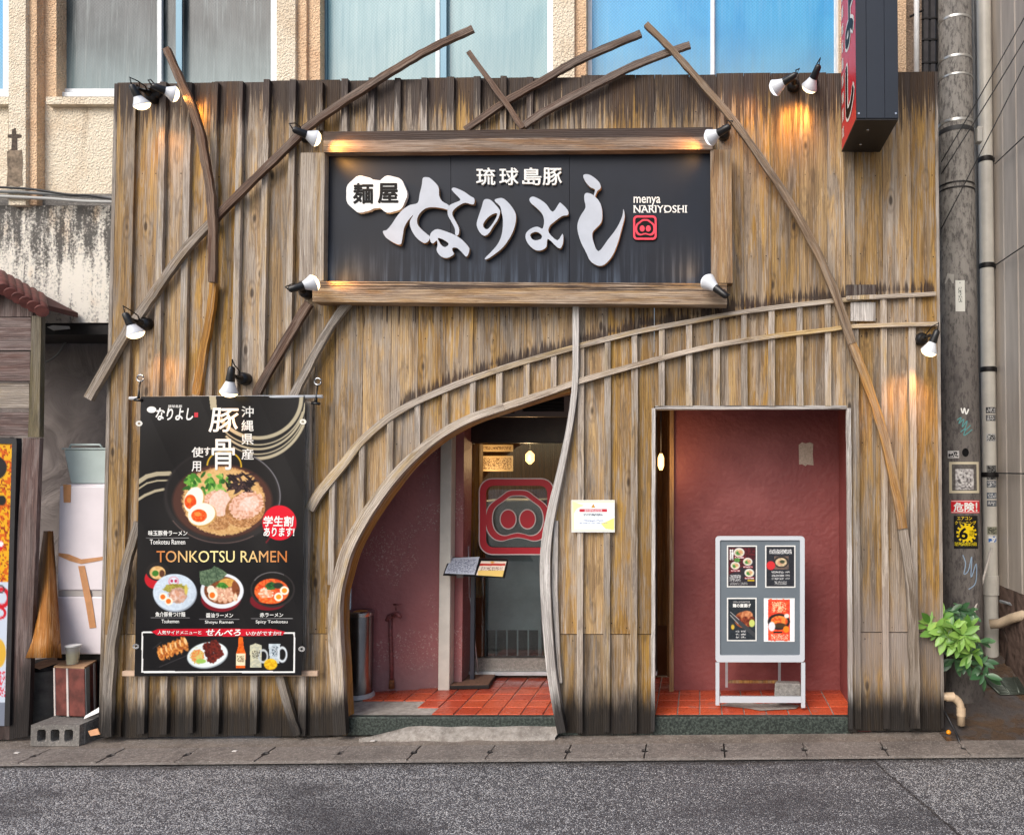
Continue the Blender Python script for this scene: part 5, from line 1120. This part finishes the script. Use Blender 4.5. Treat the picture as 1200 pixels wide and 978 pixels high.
tube('rusty_foot', [P(459, 796, yp-.01), P(459, 806, yp-.01)], [.016, .022], simple('rust', C(120, 72, 40), .8, nz=.4, nscale=60), wp, 10)
ms = thing('menu_stand', 'black menu stand with an open menu in front of the glass door', 'stand', G(553, 797, FZ))
q = [G(524, 805, FZ+.02), G(573, 804, FZ+.02), G(584.5, 787, FZ+.02), G(537, 787.5, FZ+.02)]
hexa('base', [(p.x, p.y, FZ+.004) for p in q]+[(p.x, p.y, FZ+.03) for p in q], M_steel_dark, ms, .002)
hexa('base_mat', [(p.x, p.y, FZ+.0305) for p in [a.lerp((q[0]+q[2])/2, .03) for a in q]]+[(p.x, p.y, FZ+.036) for p in [a.lerp((q[0]+q[2])/2, .03) for a in q]], simple('brown_mat', C(112, 82, 66), .8, nz=.3, nscale=60), ms)
bc = G(553.5, 796, FZ+.03); ys = bc.y
hexa('post', [(bc.x-.016, ys-.016, FZ+.03), (bc.x+.016, ys-.016, FZ+.03), (bc.x+.016, ys+.016, FZ+.03), (bc.x-.016, ys+.016, FZ+.03)]+[(bc.x-.016+dx, ys+dy, P(553, 665, ys).z) for dx, dy in ((0, -.016), (.032, -.016), (.032, .016), (0, .016))], simple('blue_black_post', C(40, 44, 56), .35), ms, .002)
tube('brace', [P(551, 700, ys+.02), P(560, 788, ys+.05)], .006, M_alu, ms, 6); tube('brace', [P(549, 640, ys+.03), P(550, 700, ys+.03)], .005, M_alu, ms, 6)
MT = lambda x, y, off=0: P(x, y, ys-.30+(676-y)/26*.20-off)
poly('tray', [(519, 674), (526.5, 652.5), (595, 655), (591, 677)], MT, M_black, ms, th=.02)
cl_ = Canvas([(521, 671.5), (528, 653.5), (562, 652), (556, 673)], 50, 40, (190, 196, 210)); cl_.scrib(524, 655, 559, 671, (130, 136, 156), .8); cl_.mesh('menu_page', MT, M_paint, ms, .004)
cr_ = Canvas([(558, 673.5), (564, 657), (593.5, 657.5), (589, 675.5)], 50, 40, (236, 220, 206)); cr_.rect(562, 660, 592, 662.5, (196, 60, 50)); cr_.rect(560, 668, 592, 677, (232, 200, 120)); cr_.scrib(563, 664, 589, 668, (150, 120, 110), .7); cr_.ell(577, 658.5, 2, 1, (226, 150, 40)); cr_.mesh('menu_page', MT, M_paint, ms, .004)
poly('clip', rect(535, 672.5, 543, 677), MT, M_chrome, ms, off=.006, th=.006)
# ------------------------------------------------------------------ clutter in the left alcove
FY = .17
fr = thing('refrigerator', 'small pale two door refrigerator taped shut in the alcove', 'refrigerator', P(96, 766, FY+.2))
M_fr = simple('pale_fridge_enamel', C(226, 218, 222), .35, nz=.05, nscale=5, bump=.06, bscale=120)
a, b = P(66, 766, FY), P(131, 567, FY)
box('body', (a.x+.004, FY+.03, a.z+.004), (b.x, FY+.5, b.z), M_fr, fr, .012, 2)
mz, mz2 = P(66, 692, FY).z, P(66, 697, FY).z
box('upper_door', (a.x, FY-.012, mz+.004), (b.x+.002, FY+.025, b.z-.012), M_fr, fr, .010, 2)
box('lower_door', (a.x, FY-.012, a.z), (b.x+.002, FY+.025, mz2-.008), M_fr, fr, .010, 2)
box('handle_strip', (a.x+.004, FY-.004, mz2-.006), (b.x, FY+.02, mz+.002), simple('handle_grey', C(184, 178, 174), .4), fr)
lathe('top_edge', [(.001, 0), (.002, .001)], (a.x, FY, b.z), (0, 0, 1), M_fr, fr, 6)
M_tape = simple('brown_packing_tape', C(196, 142, 98), .35, nz=.12, nscale=20)
for pts in ([(74, 567.5), (83, 567.5), (82.5, 588.5), (74.5, 588.5)], [(68.5, 647.5), (80, 649), (95, 655), (112, 653), (126, 651), (126, 654.5), (112, 657.5), (95, 660.5), (82, 657), (68.5, 651)], [(91.5, 663), (99, 662.5), (108, 705), (112.5, 735), (105, 736), (100, 706)]):
    poly('tape', pts, plane(FY-.016), M_tape, fr, th=.002)
pl = box('platform', (a.x-.01, .19, -.02), (b.x+.01, .70, a.z-.002), M_steel_dark); tag(pl, 'dark plinth under the pale refrigerator', 'plinth')
tb = thing('plastic_tub', 'translucent grey green plastic tub on top of the refrigerator', 'tub', P(107, 567, .3))
cz, tz = b.z, P(107, 527, .25).z; cx = P(108, 560, .25).x
M_tub = simple('pale_green_plastic', C(190, 204, 200), .35, nz=.05)
hexa('body', [(cx-.125, .22, cz+.003), (cx+.125, .22, cz+.003), (cx+.125, .42, cz+.003), (cx-.125, .42, cz+.003), (cx-.155, .19, tz), (cx+.155, .19, tz), (cx+.155, .45, tz), (cx-.155, .45, tz)], M_tub, tb, .008)
box('rim', (cx-.165, .18, tz+.001), (cx+.165, .46, tz+.012), M_tub, tb, .004)
tube('handle', [(cx-.115, .19, tz+.012), (cx-.10, .185, tz+.035), (cx+.10, .185, tz+.035), (cx+.115, .19, tz+.012)], .007, M_tub, tb, 8)
# curved wood-grain sheet leaning on the fridge
V, F, gv = [], [], []
for j in range(9):
    t = j/8; y = 622+148.5*t; l, r = 51+(29.5-51)*t, 61.5+(71.5-61.5)*t
    for i in range(9): u = i/8; V.append((l+(r-l)*u, y)); gv.append((u*.22, 0, t))
for j in range(8):
    for i in range(8): a_ = j*9+i; F.append((a_, a_+1, a_+10, a_+9))
M_sheet = wood('veneer_sheet', C(186, 134, 84), C(150, 98, 56), C(176, 142, 108), C(104, 66, 40), .2, knots=False, var=.05)
def MV(x, y, off=0):
    t = (y-622)/148.5; l, r = 51+(29.5-51)*t, 61.5+(71.5-61.5)*t; u = (x-l)/(r-l); return P(x, y, .22-.25*t-.08*math.sin(max(0, min(1, u))*math.pi)-off)
tag(solid('veneer_sheet', V, F, MV, M_sheet, None, th=.006, gv=gv, smooth=True), 'brown curved wood veneer sheet leaning against the refrigerator', 'sheet')
tag(tube('white_rod', [P(38.5, 662, .34), P(39.5, 636, .36)], .006, M_white), 'thin white rod behind the veneer sheet', 'rod')
# waste bin with flattened cardboard, crate, cup, block
wb = thing('waste_bin', 'weathered dark grey bin behind the crate', 'bin', P(50, 842, .22))
wc = G(58, 836, .03); wc = Vector((P(55, 800, .24).x, .24, .0)); zt_ = P(50, 779, .1).z
M_bin = simple('dull_grey_bin', C(98, 98, 94), .6, nz=.45, nscale=9)
lathe('body', [(.125, .01), (.14, .1), (.15, zt_-.05)], wc, (0, 0, 1), M_bin, wb, 28)
lathe('rim', [(.15, 0), (.162, .005), (.162, .03), (.15, .035)], wc+Vector((0, 0, zt_-.05)), (0, 0, 1), M_steel_dark, wb, 28)
cb = poly('flattened_carton', [(36, 780), (48, 774), (62, 771), (80, 770), (76, 775), (60, 779), (46, 784)], lambda x, y, off=0: P(x, y, .06+(784-y)*.012-off), simple('tan_cardboard', C(182, 140, 108), .8, nz=.25, nscale=20), None, th=.02); tag(cb, 'crumpled tan carton lying on the grey bin', 'carton')
ct = thing('crate', 'reddish brown strapped crate on the concrete block', 'crate', P(90, 837, .05))
ca, cb_, cc, cd = P(63, 838, .04), P(100, 837, -.0), P(118.5, 828, .22), None
def up_(x, y, Y): return P(x, y, Y)
A, B, Cc = P(64, 838, .03), P(100, 836.5, .0), P(119, 826.5, .25)
Dd = A+(Cc-B); zt2 = P(62, 782, .03).z; z0 = min(A.z, B.z)
M_crate = simple('red_brown_crate', C(112, 58, 50), .55, nz=.45, nscale=14, bump=.2)
base4 = [Vector((p.x, p.y, z0)) for p in (A, B, Cc, Dd)]; top4 = [Vector((p.x*1.0, p.y, zt2)) for p in (A, B, Cc, Dd)]
for t4, b4 in zip(top4, base4): t4.x -= .014
hexa('body', base4+top4, M_crate, ct, .006)
M_strap = simple('pale_strap', C(206, 196, 190), .5, nz=.15)
def crate_strip(p, q, t0, t1, o=.004, m=M_strap):
    d = (q-p).normalized(); nrm = Vector((d.y, -d.x, 0)); a0, a1 = p.lerp(q, t0), p.lerp(q, t1); s = Vector((-.014, 0, zt2-z0))
    hexa('strap', [a0, a1, a1+nrm*o, a0+nrm*o, a0+s, a1+s, a1+s+nrm*o, a0+s+nrm*o], m, ct)
crate_strip(base4[0], base4[1], .42, .48); crate_strip(base4[0], base4[1], .0, .05); crate_strip(base4[1], base4[2], .03, .26, m=simple('grey_strap', C(150, 152, 150), .5)); crate_strip(base4[1], base4[2], .52, .62)
hexa('lid', [Vector((p.x, p.y, zt2+.001)) for p in top4]+[Vector((p.x, p.y, zt2+.012)) for p in top4], simple('plywood_lid', C(176, 138, 104), .7, nz=.25, nscale=18), ct)
cu = thing('plastic_cup', 'clear cup of pale yellow drink on the crate', 'cup', P(85, 777, .08))
c0 = P(85, 778, .08); c0.z = zt2+.013; h_ = .118
lathe('drink', [(.030, .003), (.036, .072)], c0, (0, 0, 1), simple('pale_tea', C(206, 196, 130), .2), cu, 18)
gm = N('cup_plastic'); gm.set(C(222, 222, 214), .2); gm.b.inputs['Alpha'].default_value = .45
lathe('cup', [(.032, 0), (.042, h_), (.045, h_+.004)], c0, (0, 0, 1), gm.m, cu, 20, cap=False)
lathe('lid', [(.045, 0), (.046, .008), (.03, .012)], c0+Vector((0, 0, h_)), (0, 0, 1), M_print_white, cu, 20)
# hollow concrete block
kb = thing('concrete_block', 'hollow concrete block with three cells under the crate', 'block', P(70, 866, -.1))
z0b, z1b = gz(-4.1)+.002, P(60, 849, -.12).z; xa_, xb_ = P(36, 860, -.12).x, P(93, 860, -.12).x; xr = P(117, 850, .08).x
outer = [(xa_, z0b), (xb_, z0b), (xb_, z1b), (xa_, z1b)]; holes = []
wd = (xb_-xa_)
for k in range(3):
    cxh = xa_+wd*(.22+.28*k); r2, h2 = wd*.09, (z1b-z0b)*.29; cz_ = (z0b+z1b)/2
    holes.append([(cxh+r2*sx, cz_+h2*sz) for sx, sz in ((-1, -.7), (-.7, -1), (.7, -1), (1, -.7), (1, .7), (.7, 1), (-.7, 1), (-1, .7))])
Vb, Fb = tess([outer]+holes)
solid('block_body', Vb, Fb, lambda x, z, off=0: Vector((x, -.12, z)), M_conc_block, kb, th=.19)
box('block_side', (xb_+.002, -.08, z0b), (xr, .14, z1b-.01), M_conc_block, kb, .004)
box('block_back', (xa_, .072, z0b), (xb_, .14, z1b-.002), M_conc_block, kb)
for pts, l, m in (([(100, 838), (118, 827), (119, 833), (98, 842)], 'folded white paper scrap beside the crate', M_print_white), ([(103, 856), (114, 853), (117, 860), (106, 862)], 'torn tan cardboard scrap beside the hollow block', M_tape)):
    tag(poly('paper_scrap', pts, lambda x, y, off=0: P(x, y, -.10+(860-y)*.004-off), m, None, th=.006), l, 'scrap')

# ------------------------------------------------------------------ concrete utility pole with its stickers
PXc, PYc = P(1122.8, 400, .5).x, .5
zp = lambda y: P(1125, y, .5).z
up = thing('utility_pole', 'grey concrete utility pole with steel bands and stickers', 'pole', (PXc, PYc, .1))
rad = lambda z: .152-.0075*(z-.8)
prof = [(rad(z), z) for z in (-.05, .5, 1, 1.5, 2, 2.5, 3, 3.5, 4, 4.5, 5.2, 6)]
lathe('shaft', prof, (PXc, PYc, 0), (0, 0, 1), M_conc_pole, up, 40)
M_band = simple('steel_band', C(186, 186, 182), .35, .8)
for y, hb, m in ((28.5, .018, M_band), (74.5, .018, M_band), (95.5, .014, M_band), (148, .02, M_band), (157.5, .034, simple('black_band', C(44, 44, 46), .6)), (220, .012, M_steel_dark), (226, .012, M_steel_dark)):
    z = zp(y); r_ = rad(z)+.003; lathe('band', [(r_, -hb/2), (r_+.001, 0), (r_, hb/2)], (PXc, PYc, z), (0, 0, 1), m, up, 40, cap=False)
box('band_clamp', (PXc+.14, PYc-.06, zp(170)), (PXc+.18, PYc-.0, zp(152)), simple('clamp_grey', C(176, 174, 168), .5), up, .006)
def MP(x, y, off=0):                                  # wraps a drawing round the shaft
    lo_, hi_ = -.97, .97
    for _ in range(18):
        s = (lo_+hi_)/2
        if CX+FPX*(PXc+.147*s)/(D+PYc-.147*math.sqrt(1-s*s)) < x: lo_ = s
        else: hi_ = s
    z = P(x, y, PYc-.147*math.sqrt(1-s*s)).z; r_ = rad(z)+.0015+off
    return Vector((PXc+r_*s, PYc-r_*math.sqrt(1-s*s), z))
def sticker(x0, y0, x1, y1, base, fn=None, nx=40, ny=40, label=None, off=0.0):
    c = Canvas(rect(x0, y0, x1, y1), nx, ny, base)
    if fn: fn(c)
    o = c.mesh('sticker', MP, M_paint, up, off)
    if label: o['label'] = label
    return o
def fr_(c):
    c.rect(1115.5, 543.5, 1144.5, 575, (104, 100, 96), (84, 80, 78)); c.rect(1119.5, 549.5, 1141, 573.5, (206, 204, 202), (150, 146, 146)); c.put((vnoise(c.X, c.Y, 2.2) > .66)*((c.X > 1122) & (c.X < 1138) & (c.Y > 551) & (c.Y < 572)), (96, 92, 92))
sticker(1112, 541, 1147, 577.5, (206, 196, 170), fr_, 60, 60, 'square cream bordered sticker with a worn white centre')
s = sticker(1114, 586, 1147, 601, (210, 42, 50), lambda c: (c.rect(1114.5, 586.6, 1146.5, 587.2, (230, 200, 200)), c.rect(1114.5, 599.6, 1146.5, 600.4, (230, 200, 200))), label='red danger sticker with white characters')
for ch, x0, x1 in (('危', 1117, 1128.5), ('険', 1129.5, 1141), ('!', 1142.3, 1144.3)): lettering('lettering', ch, (x0, 588.3, x1, 599.2), MP, M_print_white, s, off=.0012, bold=.03)
def ad(c):
    a = np.arctan2(c.Y-624.5, c.X-1131.5); c.put(((np.hypot((c.X-1131.5), (c.Y-624.5)) < 10.4+1.3*np.sign(np.sin(a*14))))*1.0, (232, 200, 20)); c.rect(1118, 635, 1143, 639, (200, 180, 20)); c.scrib(1117.5, 634.5, 1143.5, 641.5, (30, 30, 30), .6); c.scrib(1135, 621, 1141, 628, (60, 52, 10), .5)
s = sticker(1117, 604, 1144.5, 642.5, (26, 26, 28), ad, 80, 110, 'black and yellow advertising sticker with a large 6')
yel = simple('yellow_print', C(226, 196, 20), .5)
lettering('lettering', 'エアコン', (1121, 605, 1138, 609), MP, yel, s, off=.0012, bold=.02); lettering('lettering', 'クリーニング', (1118.5, 610, 1142.5, 614.5), MP, yel, s, off=.0012, bold=.02); lettering('lettering', '6', (1123, 618, 1133, 632), MP, M_print_black, s, off=.0012, bold=.03)
sticker(1110.5, 528, 1124, 536.5, (200, 198, 196), lambda c: c.scrib(1111.5, 529.2, 1123, 535.4, (30, 30, 32), 1.4), label='small white tag sticker with black scrawl')
def oval(c): pass
poly('sticker', [(1131.5+4*math.cos(t*.3), 530+5*math.sin(t*.3)) for t in range(21)], MP, M_print_black, up, off=.0008)
sticker(1121.5, 328, 1133.5, 364.5, (214, 214, 206), lambda c: (c.scrib(1125, 336, 1130, 354, (90, 96, 90), .8), c.rect(1126.5, 330, 1128, 331.5, (90, 90, 90))), label='narrow white pole number plate')
poly('sticker', [(1108, 332), (1111.5, 320), (1120, 321), (1119.5, 331.5)], MP, simple('old_paper', C(176, 172, 164), .8), up, off=.0008)
tl, bl_ = simple('teal_paint', C(84, 150, 150), .6), simple('pale_blue_paint', C(140, 164, 188), .6)
def scrawl(pts, m, w_=1.2):
    pt = catmull(pts, 5); V, F = [], []
    for i, (x, y) in enumerate(pt):
        a_, b_ = pt[max(0, i-1)], pt[min(len(pt)-1, i+1)]; dx, dy = b_[0]-a_[0], b_[1]-a_[1]; L = math.hypot(dx, dy) or 1; V += [(x-dy/L*w_/2, y+dx/L*w_/2), (x+dy/L*w_/2, y-dx/L*w_/2)]
    F = [(2*i, 2*i+1, 2*i+3, 2*i+2) for i in range(len(pt)-1)]; solid('graffiti', V, F, MP, m, up, off=.0006)
scrawl([(1122, 492), (1127, 489), (1124, 496), (1130, 491), (1128, 500), (1134, 493), (1131, 504), (1138, 498)], tl); scrawl([(1126, 506), (1132, 502), (1130, 510), (1140, 503)], tl)
scrawl([(1127, 478), (1129, 484), (1131, 478), (1133, 485), (1136, 479)], M_print_white, 1.6)
scrawl([(1127, 650), (1130, 660), (1128, 672), (1133, 668), (1137, 652), (1136, 676), (1142, 660), (1141, 682), (1133, 690)], bl_, 1.1)
# ------------------------------------------------------------------ pipes in the alley
M_pvc = simple('ivory_pvc', C(206, 202, 192), .4, nz=.1, nscale=6); M_pvc_g = simple('grey_pvc', C(132, 132, 132), .5, nz=.15)
pp = thing('drain_pipe', 'thick ivory downpipe with clamps and stickers in the alley', 'pipe', P(1157, 760, .92))
px_, py_ = P(1157.5, 400, .92).x, .92
lathe('pipe', [(.056, .2), (.056, 6)], (px_, py_, 0), (0, 0, 1), M_pvc, pp, 24)
zl = lambda y: P(1157, y, .87).z
for y in (185, 310, 432, 556): lathe('clamp', [(.059, -.02), (.062, 0), (.059, .02)], (px_, py_, zl(y)), (0, 0, 1), M_steel_dark, pp, 24); box('clamp_tail', (px_+.05, py_-.02, zl(y)-.015), (px_+.12, py_+.02, zl(y)+.015), M_steel_dark, pp)
lathe('joint', [(.064, -.05), (.064, .1)], (px_, py_, zl(690)), (0, 0, 1), M_pvc, pp, 24)
def MQ(x, y, off=0):
    s = max(-.97, min(.97, (x-1157.5)/8.3)); return Vector((px_+(.0575+off)*s, py_-(.0575+off)*math.sqrt(1-s*s), P(x, y, py_-.05).z))
for y0, y1, base, nz_ in ((477, 484, (60, 60, 62), 1), (486, 493, (80, 80, 82), 1), (508, 517, (190, 190, 188), 1), (545, 562, (120, 120, 118), 1), (563, 571, (90, 96, 104), 1), (577, 584, (84, 96, 110), 1), (586, 593, (90, 96, 104), 1), (617, 626, (150, 150, 130), 1)):
    c = Canvas(rect(1152, y0, 1163, y1), 20, 20, base); c.scrib(1152.6, y0+.8, 1162.4, y1-.8, (34, 34, 36) if base[0] > 100 else (200, 200, 200), 1.0); c.mesh('sticker', MQ, M_paint, pp)
c = Canvas(rect(1153, 628, 1162, 635), 20, 20, (226, 228, 230)); c.put((vnoise(c.X, c.Y, 1.5) > .5)*1.0, (50, 110, 190)); c.mesh('sticker', MQ, M_paint, pp)
for k, (x, l) in enumerate(((1140, 'leftmost thin grey conduit behind the concrete pole'), (1144.3, 'second thin grey conduit from the concrete pole'), (1148.3, 'third thin grey conduit from the concrete pole'))):
    q = P(x+2, 400, 1.02); tag(lathe('conduit', [(.012, .3), (.012, 6)], (q.x, q.y+.02*k, 0), (0, 0, 1), M_pvc_g, None, 10), l, 'conduit', 'thin conduits in the alley')
# metal sided building at the right, its wall running towards the street
WX = 2.36
mb = thing('metal_building', 'grey beige corrugated metal wall of the building at the right edge', 'building', (WX, 0, .1))
n = N('beige_metal_sheet'); c = n.coord(); f = n.noise(n.scale(c, (1, 5, .7)), 1.5, 5, .6); n.set(n.mix(n.ramp(f, .35, .7), C(178, 168, 158), C(202, 192, 182)), .45, .2); M_msheet = n.m
V, F = [], []; pr = [(0, 0), (.17, 0), (.18, .006), (.24, .006), (.25, 0)]
y_ = .98; prof = []
while y_ > -1.5:
    for d_, o_ in pr[:-1]: prof.append((y_-d_, WX-o_))
    y_ -= .25
for (yy, xx) in prof: V += [(xx, yy, .85), (xx, yy, 7)]
for i in range(len(prof)-1): F.append((2*i, 2*i+2, 2*i+3, 2*i+1))
me = bpy.data.meshes.new('metal_siding'); me.from_pydata(V, [], F); link('metal_siding', me, M_msheet, mb)
box('end_wall', (WX+.002, .99, .2), (WX+.6, 1.1, 7), M_msheet, mb); box('base_wall', (WX+.0, -1.5, -.05), (WX+.2, .98, .85), stucco('dirty_base', C(110, 92, 84), C(60, 46, 42), .8, .6, 20), mb)
tag(box('dark_wall', (1.2, 2.6, 0), (3.2, 2.8, 7), simple('dark_alley_wall', C(52, 48, 48), .8, nz=.3)), 'dark wall closing the alley behind the pipes', 'wall')
M_wire = simple('black_wire', C(28, 28, 30), .6)
def wire(p, q, label, sag=.02, r=.0045):
    pts = [p.lerp(q, k/10)-Vector((0, 0, sag*math.sin(math.pi*k/10))) for k in range(11)]; tag(tube('wire', pts, r, M_wire, None, 6), label, 'wire', 'wires across the alley')
wire(P(1103, 190, .36), P(1240, -52, .1), 'uppermost black wire slanting from the concrete pole'); wire(P(1103, 204, .36), P(1240, -20, .1), 'second black wire slanting from the concrete pole'); wire(P(1103, 268, .36), P(1240, -5, .1), 'lowest black wire slanting from the concrete pole')
for (x0, y0, x1, y1, l) in ((1166, 192, 1212, 149, 'upper wire along the metal wall'), (1166, 311, 1212, 280, 'middle wire along the metal wall'), (1163, 554, 1212, 555, 'level wire along the metal wall at eye height')):
    def onw(x, y): r = ray(x, y); return Vector((0, -D, H))+r*((WX-.035)/r.x)
    wire(onw(x0, y0), onw(x1, y1), l, 0, .005)
def onw(x, y, o=.05): r = ray(x, y); return Vector((0, -D, H))+r*((WX-o)/r.x)
tag(tube('wall_pipe', [P(1160, 731, .75), P(1172, 730, .72), P(1186, 724, .6), P(1215, 716, .4)], .036, simple('beige_pipe', C(196, 176, 150), .5, nz=.15), None, 14), 'thick beige pipe running along the foot of the metal wall', 'pipe')
tag(tube('metal_rail', [P(1172, 704, .8), P(1186, 708, .7), P(1210, 722, .4)], .012, M_alu, None, 8), 'thin metal rail above the beige wall pipe', 'rail')
tag(tube('leaning_rod', [P(1134, 744, .25), P(1162, 642, .60)], .009, simple('pale_rod', C(190, 184, 176), .4), None, 8), 'thin pale rod leaning against the ivory downpipe', 'rod')
rt = thing('debris_heap', 'dark rotten roots and debris at the foot of the right wall', 'debris', G(1185, 800, .2)); M_rot = simple('rotten_wood', C(66, 52, 46), .8, nz=.5, nscale=20, bump=.5)
for k in range(3):
    x = 1180+k*12; p = P(x, 775+k*2, .75-k*.05); q_ = P(x+random.uniform(-8, 10), 735-random.uniform(-30, 22), .8-k*.05); m_ = p.lerp(q_, .5)+Vector((random.uniform(-.05, .05), 0, 0)); tube('root', [p-Vector((0, 0, .15)), m_, q_], [.03, .02, .008], M_rot, rt, 8)
eb = thing('elbow_pipe', 'beige elbow drain pipe at the bottom right corner', 'pipe', P(1127, 850, .0)); M_be = simple('beige_pvc', C(206, 182, 152), .45, nz=.12, nscale=20)
tube('pipe', [P(x, y, .02) for x, y in [(1098, 815), (1112, 816)]+[(1112+14*math.sin(t), 830-14*math.cos(t)) for t in (.3, .6, .9, 1.2, 1.5)]+[(1126.5, 849)]], .026, M_be, eb, 14)
lathe('collar', [(.030, 0), (.030, .05)], P(1126.3, 838, .02), (0, 0, 1), M_be, eb, 16); lathe('collar', [(.030, 0), (.030, .05)], P(1109, 816, .02), (1, 0, 0), M_be, eb, 16)
gr_ = thing('drain_grate', 'wet steel drain grate in the alley ground', 'grate', P(1180, 805, .35))
def on_alley(x, y):
    r = ray(x, y); best = None
    for k in range(2000):
        t = 4.5+k*.0012; p = Vector((0, -D, H))+r*t; u = min(1, max(0, (p.y+.02)/1.1))
        if p.z <= gz(p.x)+.002+.30*u*u*(3-2*u): return p
    return p
ga = [on_alley(1152, 797), on_alley(1206, 795), on_alley(1206, 814), on_alley(1172, 815)]
M_grate = simple('green_grey_grate', C(84, 92, 84), .35, .4)
for k in range(12): a_ = ga[0].lerp(ga[3], k/11); b_ = ga[1].lerp(ga[2], k/11); tube('bar', [a_+Vector((0, 0, .012)), b_+Vector((0, 0, .012))], .006, M_grate, gr_, 6)
for t in (0, .33, .66, 1): tube('frame_bar', [ga[0].lerp(ga[1], t)+Vector((0, 0, .016)), ga[3].lerp(ga[2], t)+Vector((0, 0, .016))], .008, M_grate, gr_, 6)
oc = P(1111, 852, -.04); tag(lathe('orange_cap', [(.004, 0), (.014, .006), (.016, .016), (.010, .026), (.002, .029)], (oc.x, -.05, gz(oc.x)+.004), (0, 0, 1), simple('orange_plastic', C(240, 150, 20), .4), None, 14), 'small orange bottle cap on the ground by the elbow pipe', 'cap')
tag(tube('iron_rod', [P(1103, 826, .0), P(1112, 842, -.06), P(1122, 862, -.14), P(1126, 872, -.2)], .008, M_black, None, 6), 'black cord lying from the front corner to the gutter', 'cord')
# ------------------------------------------------------------------ leafy plant at the right corner
pt = thing('leafy_plant', 'leafy green potted shrub at the right corner of the front', 'plant', P(1106, 850, .08))
n = N('leaf'); r = n.rnd(); c = n.coord(); col = n.mix(r, C(82, 130, 52), C(140, 180, 84)); n.set(col, .35, spec=.5); n.b.inputs['Subsurface Weight'].default_value = 0; M_leaf = n.m
n = N('dark_leaf'); r = n.rnd(); n.set(n.mix(r, C(46, 84, 52), C(84, 124, 84)), .35); M_leaf2 = n.m  # darker green for the rear and right leaf clusters
def leaf_mesh(m):
    V, F = [], []; prof = [(0, .004), (.2, .10), (.45, .19), (.7, .17), (.88, .09), (1, .0)]
    for t, w_ in prof: z = -.10*t*t; V += [(-w_, t, z+w_*.35), (0, t, z), (w_, t, z+w_*.35)]
    for i in range(len(prof)-1):
        for k in (0, 1): a_ = i*3+k; F.append((a_, a_+1, a_+4, a_+3))
    me = bpy.data.meshes.new('leaf'); me.from_pydata(V, [], F); me.polygons.foreach_set('use_smooth', [True]*len(F)); me.materials.append(m); return me
lm, lm2 = leaf_mesh(M_leaf), leaf_mesh(M_leaf2); root_p = Vector(pt.location)
stem0 = P(1105, 848, .08); fork = P(1109, 765, .10)
tube('stem', [stem0, P(1106, 810, .08), fork], [.012, .010, .009], simple('dark_stem', C(52, 42, 34), .7), pt, 8)
ros = [(1090, 731, -.02, lm, 11), (1101, 724, 0, lm, 9), (1117, 735, -.08, lm, 14), (1129, 745, -.10, lm, 14), (1122, 752, -.05, lm, 12), (1110, 742, -.06, lm, 12), (1098, 740, -.03, lm, 9), (1136, 738, -.02, lm, 9), (1138, 764, -.04, lm, 9), (1112, 716, .08, lm2, 7), (1124, 713, .12, lm2, 8), (1136, 717, .12, lm2, 7), (1147, 752, .06, lm2, 8), (1150, 776, .02, lm2, 9), (1152, 790, .0, lm2, 7), (1106, 752, .06, lm2, 7), (1132, 776, .05, lm2, 8), (1118, 772, .08, lm2, 7)]
for (x, y, Y, m, k) in ros:
    ce = P(x, y, Y); tube('twig', [fork, fork.lerp(ce, .5)+Vector((0, 0, .02)), ce], [.006, .005, .003], simple('twig_bark', C(86, 84, 50), .7) if 'twig_bark' not in bpy.data.materials else bpy.data.materials['twig_bark'], pt, 6)
    for i in range(k):
        o = bpy.data.objects.new('leaf', m); COL.objects.link(o); o.parent = pt; o.location = ce-root_p+Vector((random.uniform(-.012, .012), random.uniform(-.012, .012), random.uniform(-.012, .012)))
        s = random.uniform(.07, .14); o.scale = (s, s, s); az = 2*math.pi*(i+random.random()*.8)/k
        dv = Vector((math.cos(az), random.uniform(-.7, .1), math.sin(az)*.8-.25)).normalized(); nv = Vector((random.uniform(-.5, .5), -.75, random.uniform(.35, .95)))
        xv = dv.cross(nv).normalized(); nv = xv.cross(dv); o.rotation_euler = Matrix((xv, dv, nv)).transposed().to_euler()
# bits of litter and moss on the gutter and pavement
M_lit = simple('litter_white', C(206, 202, 196), .7); 
for x, y, l in ((20, 882, 'white paper scrap on the gutter below the poster post'), (57, 871, 'pale litter at the foot of the dark post'), (275, 880, 'small pale scrap on the gutter below the banner'), (437, 868, 'pale cigarette end on the gutter before the arch')):
    g = G(x, y, gz((x-820)/185)+.006); tag(box('litter', (g.x-.016, g.y-.010, g.z), (g.x+.016, g.y+.012, g.z+.006), M_lit, None, .003), l, 'litter')
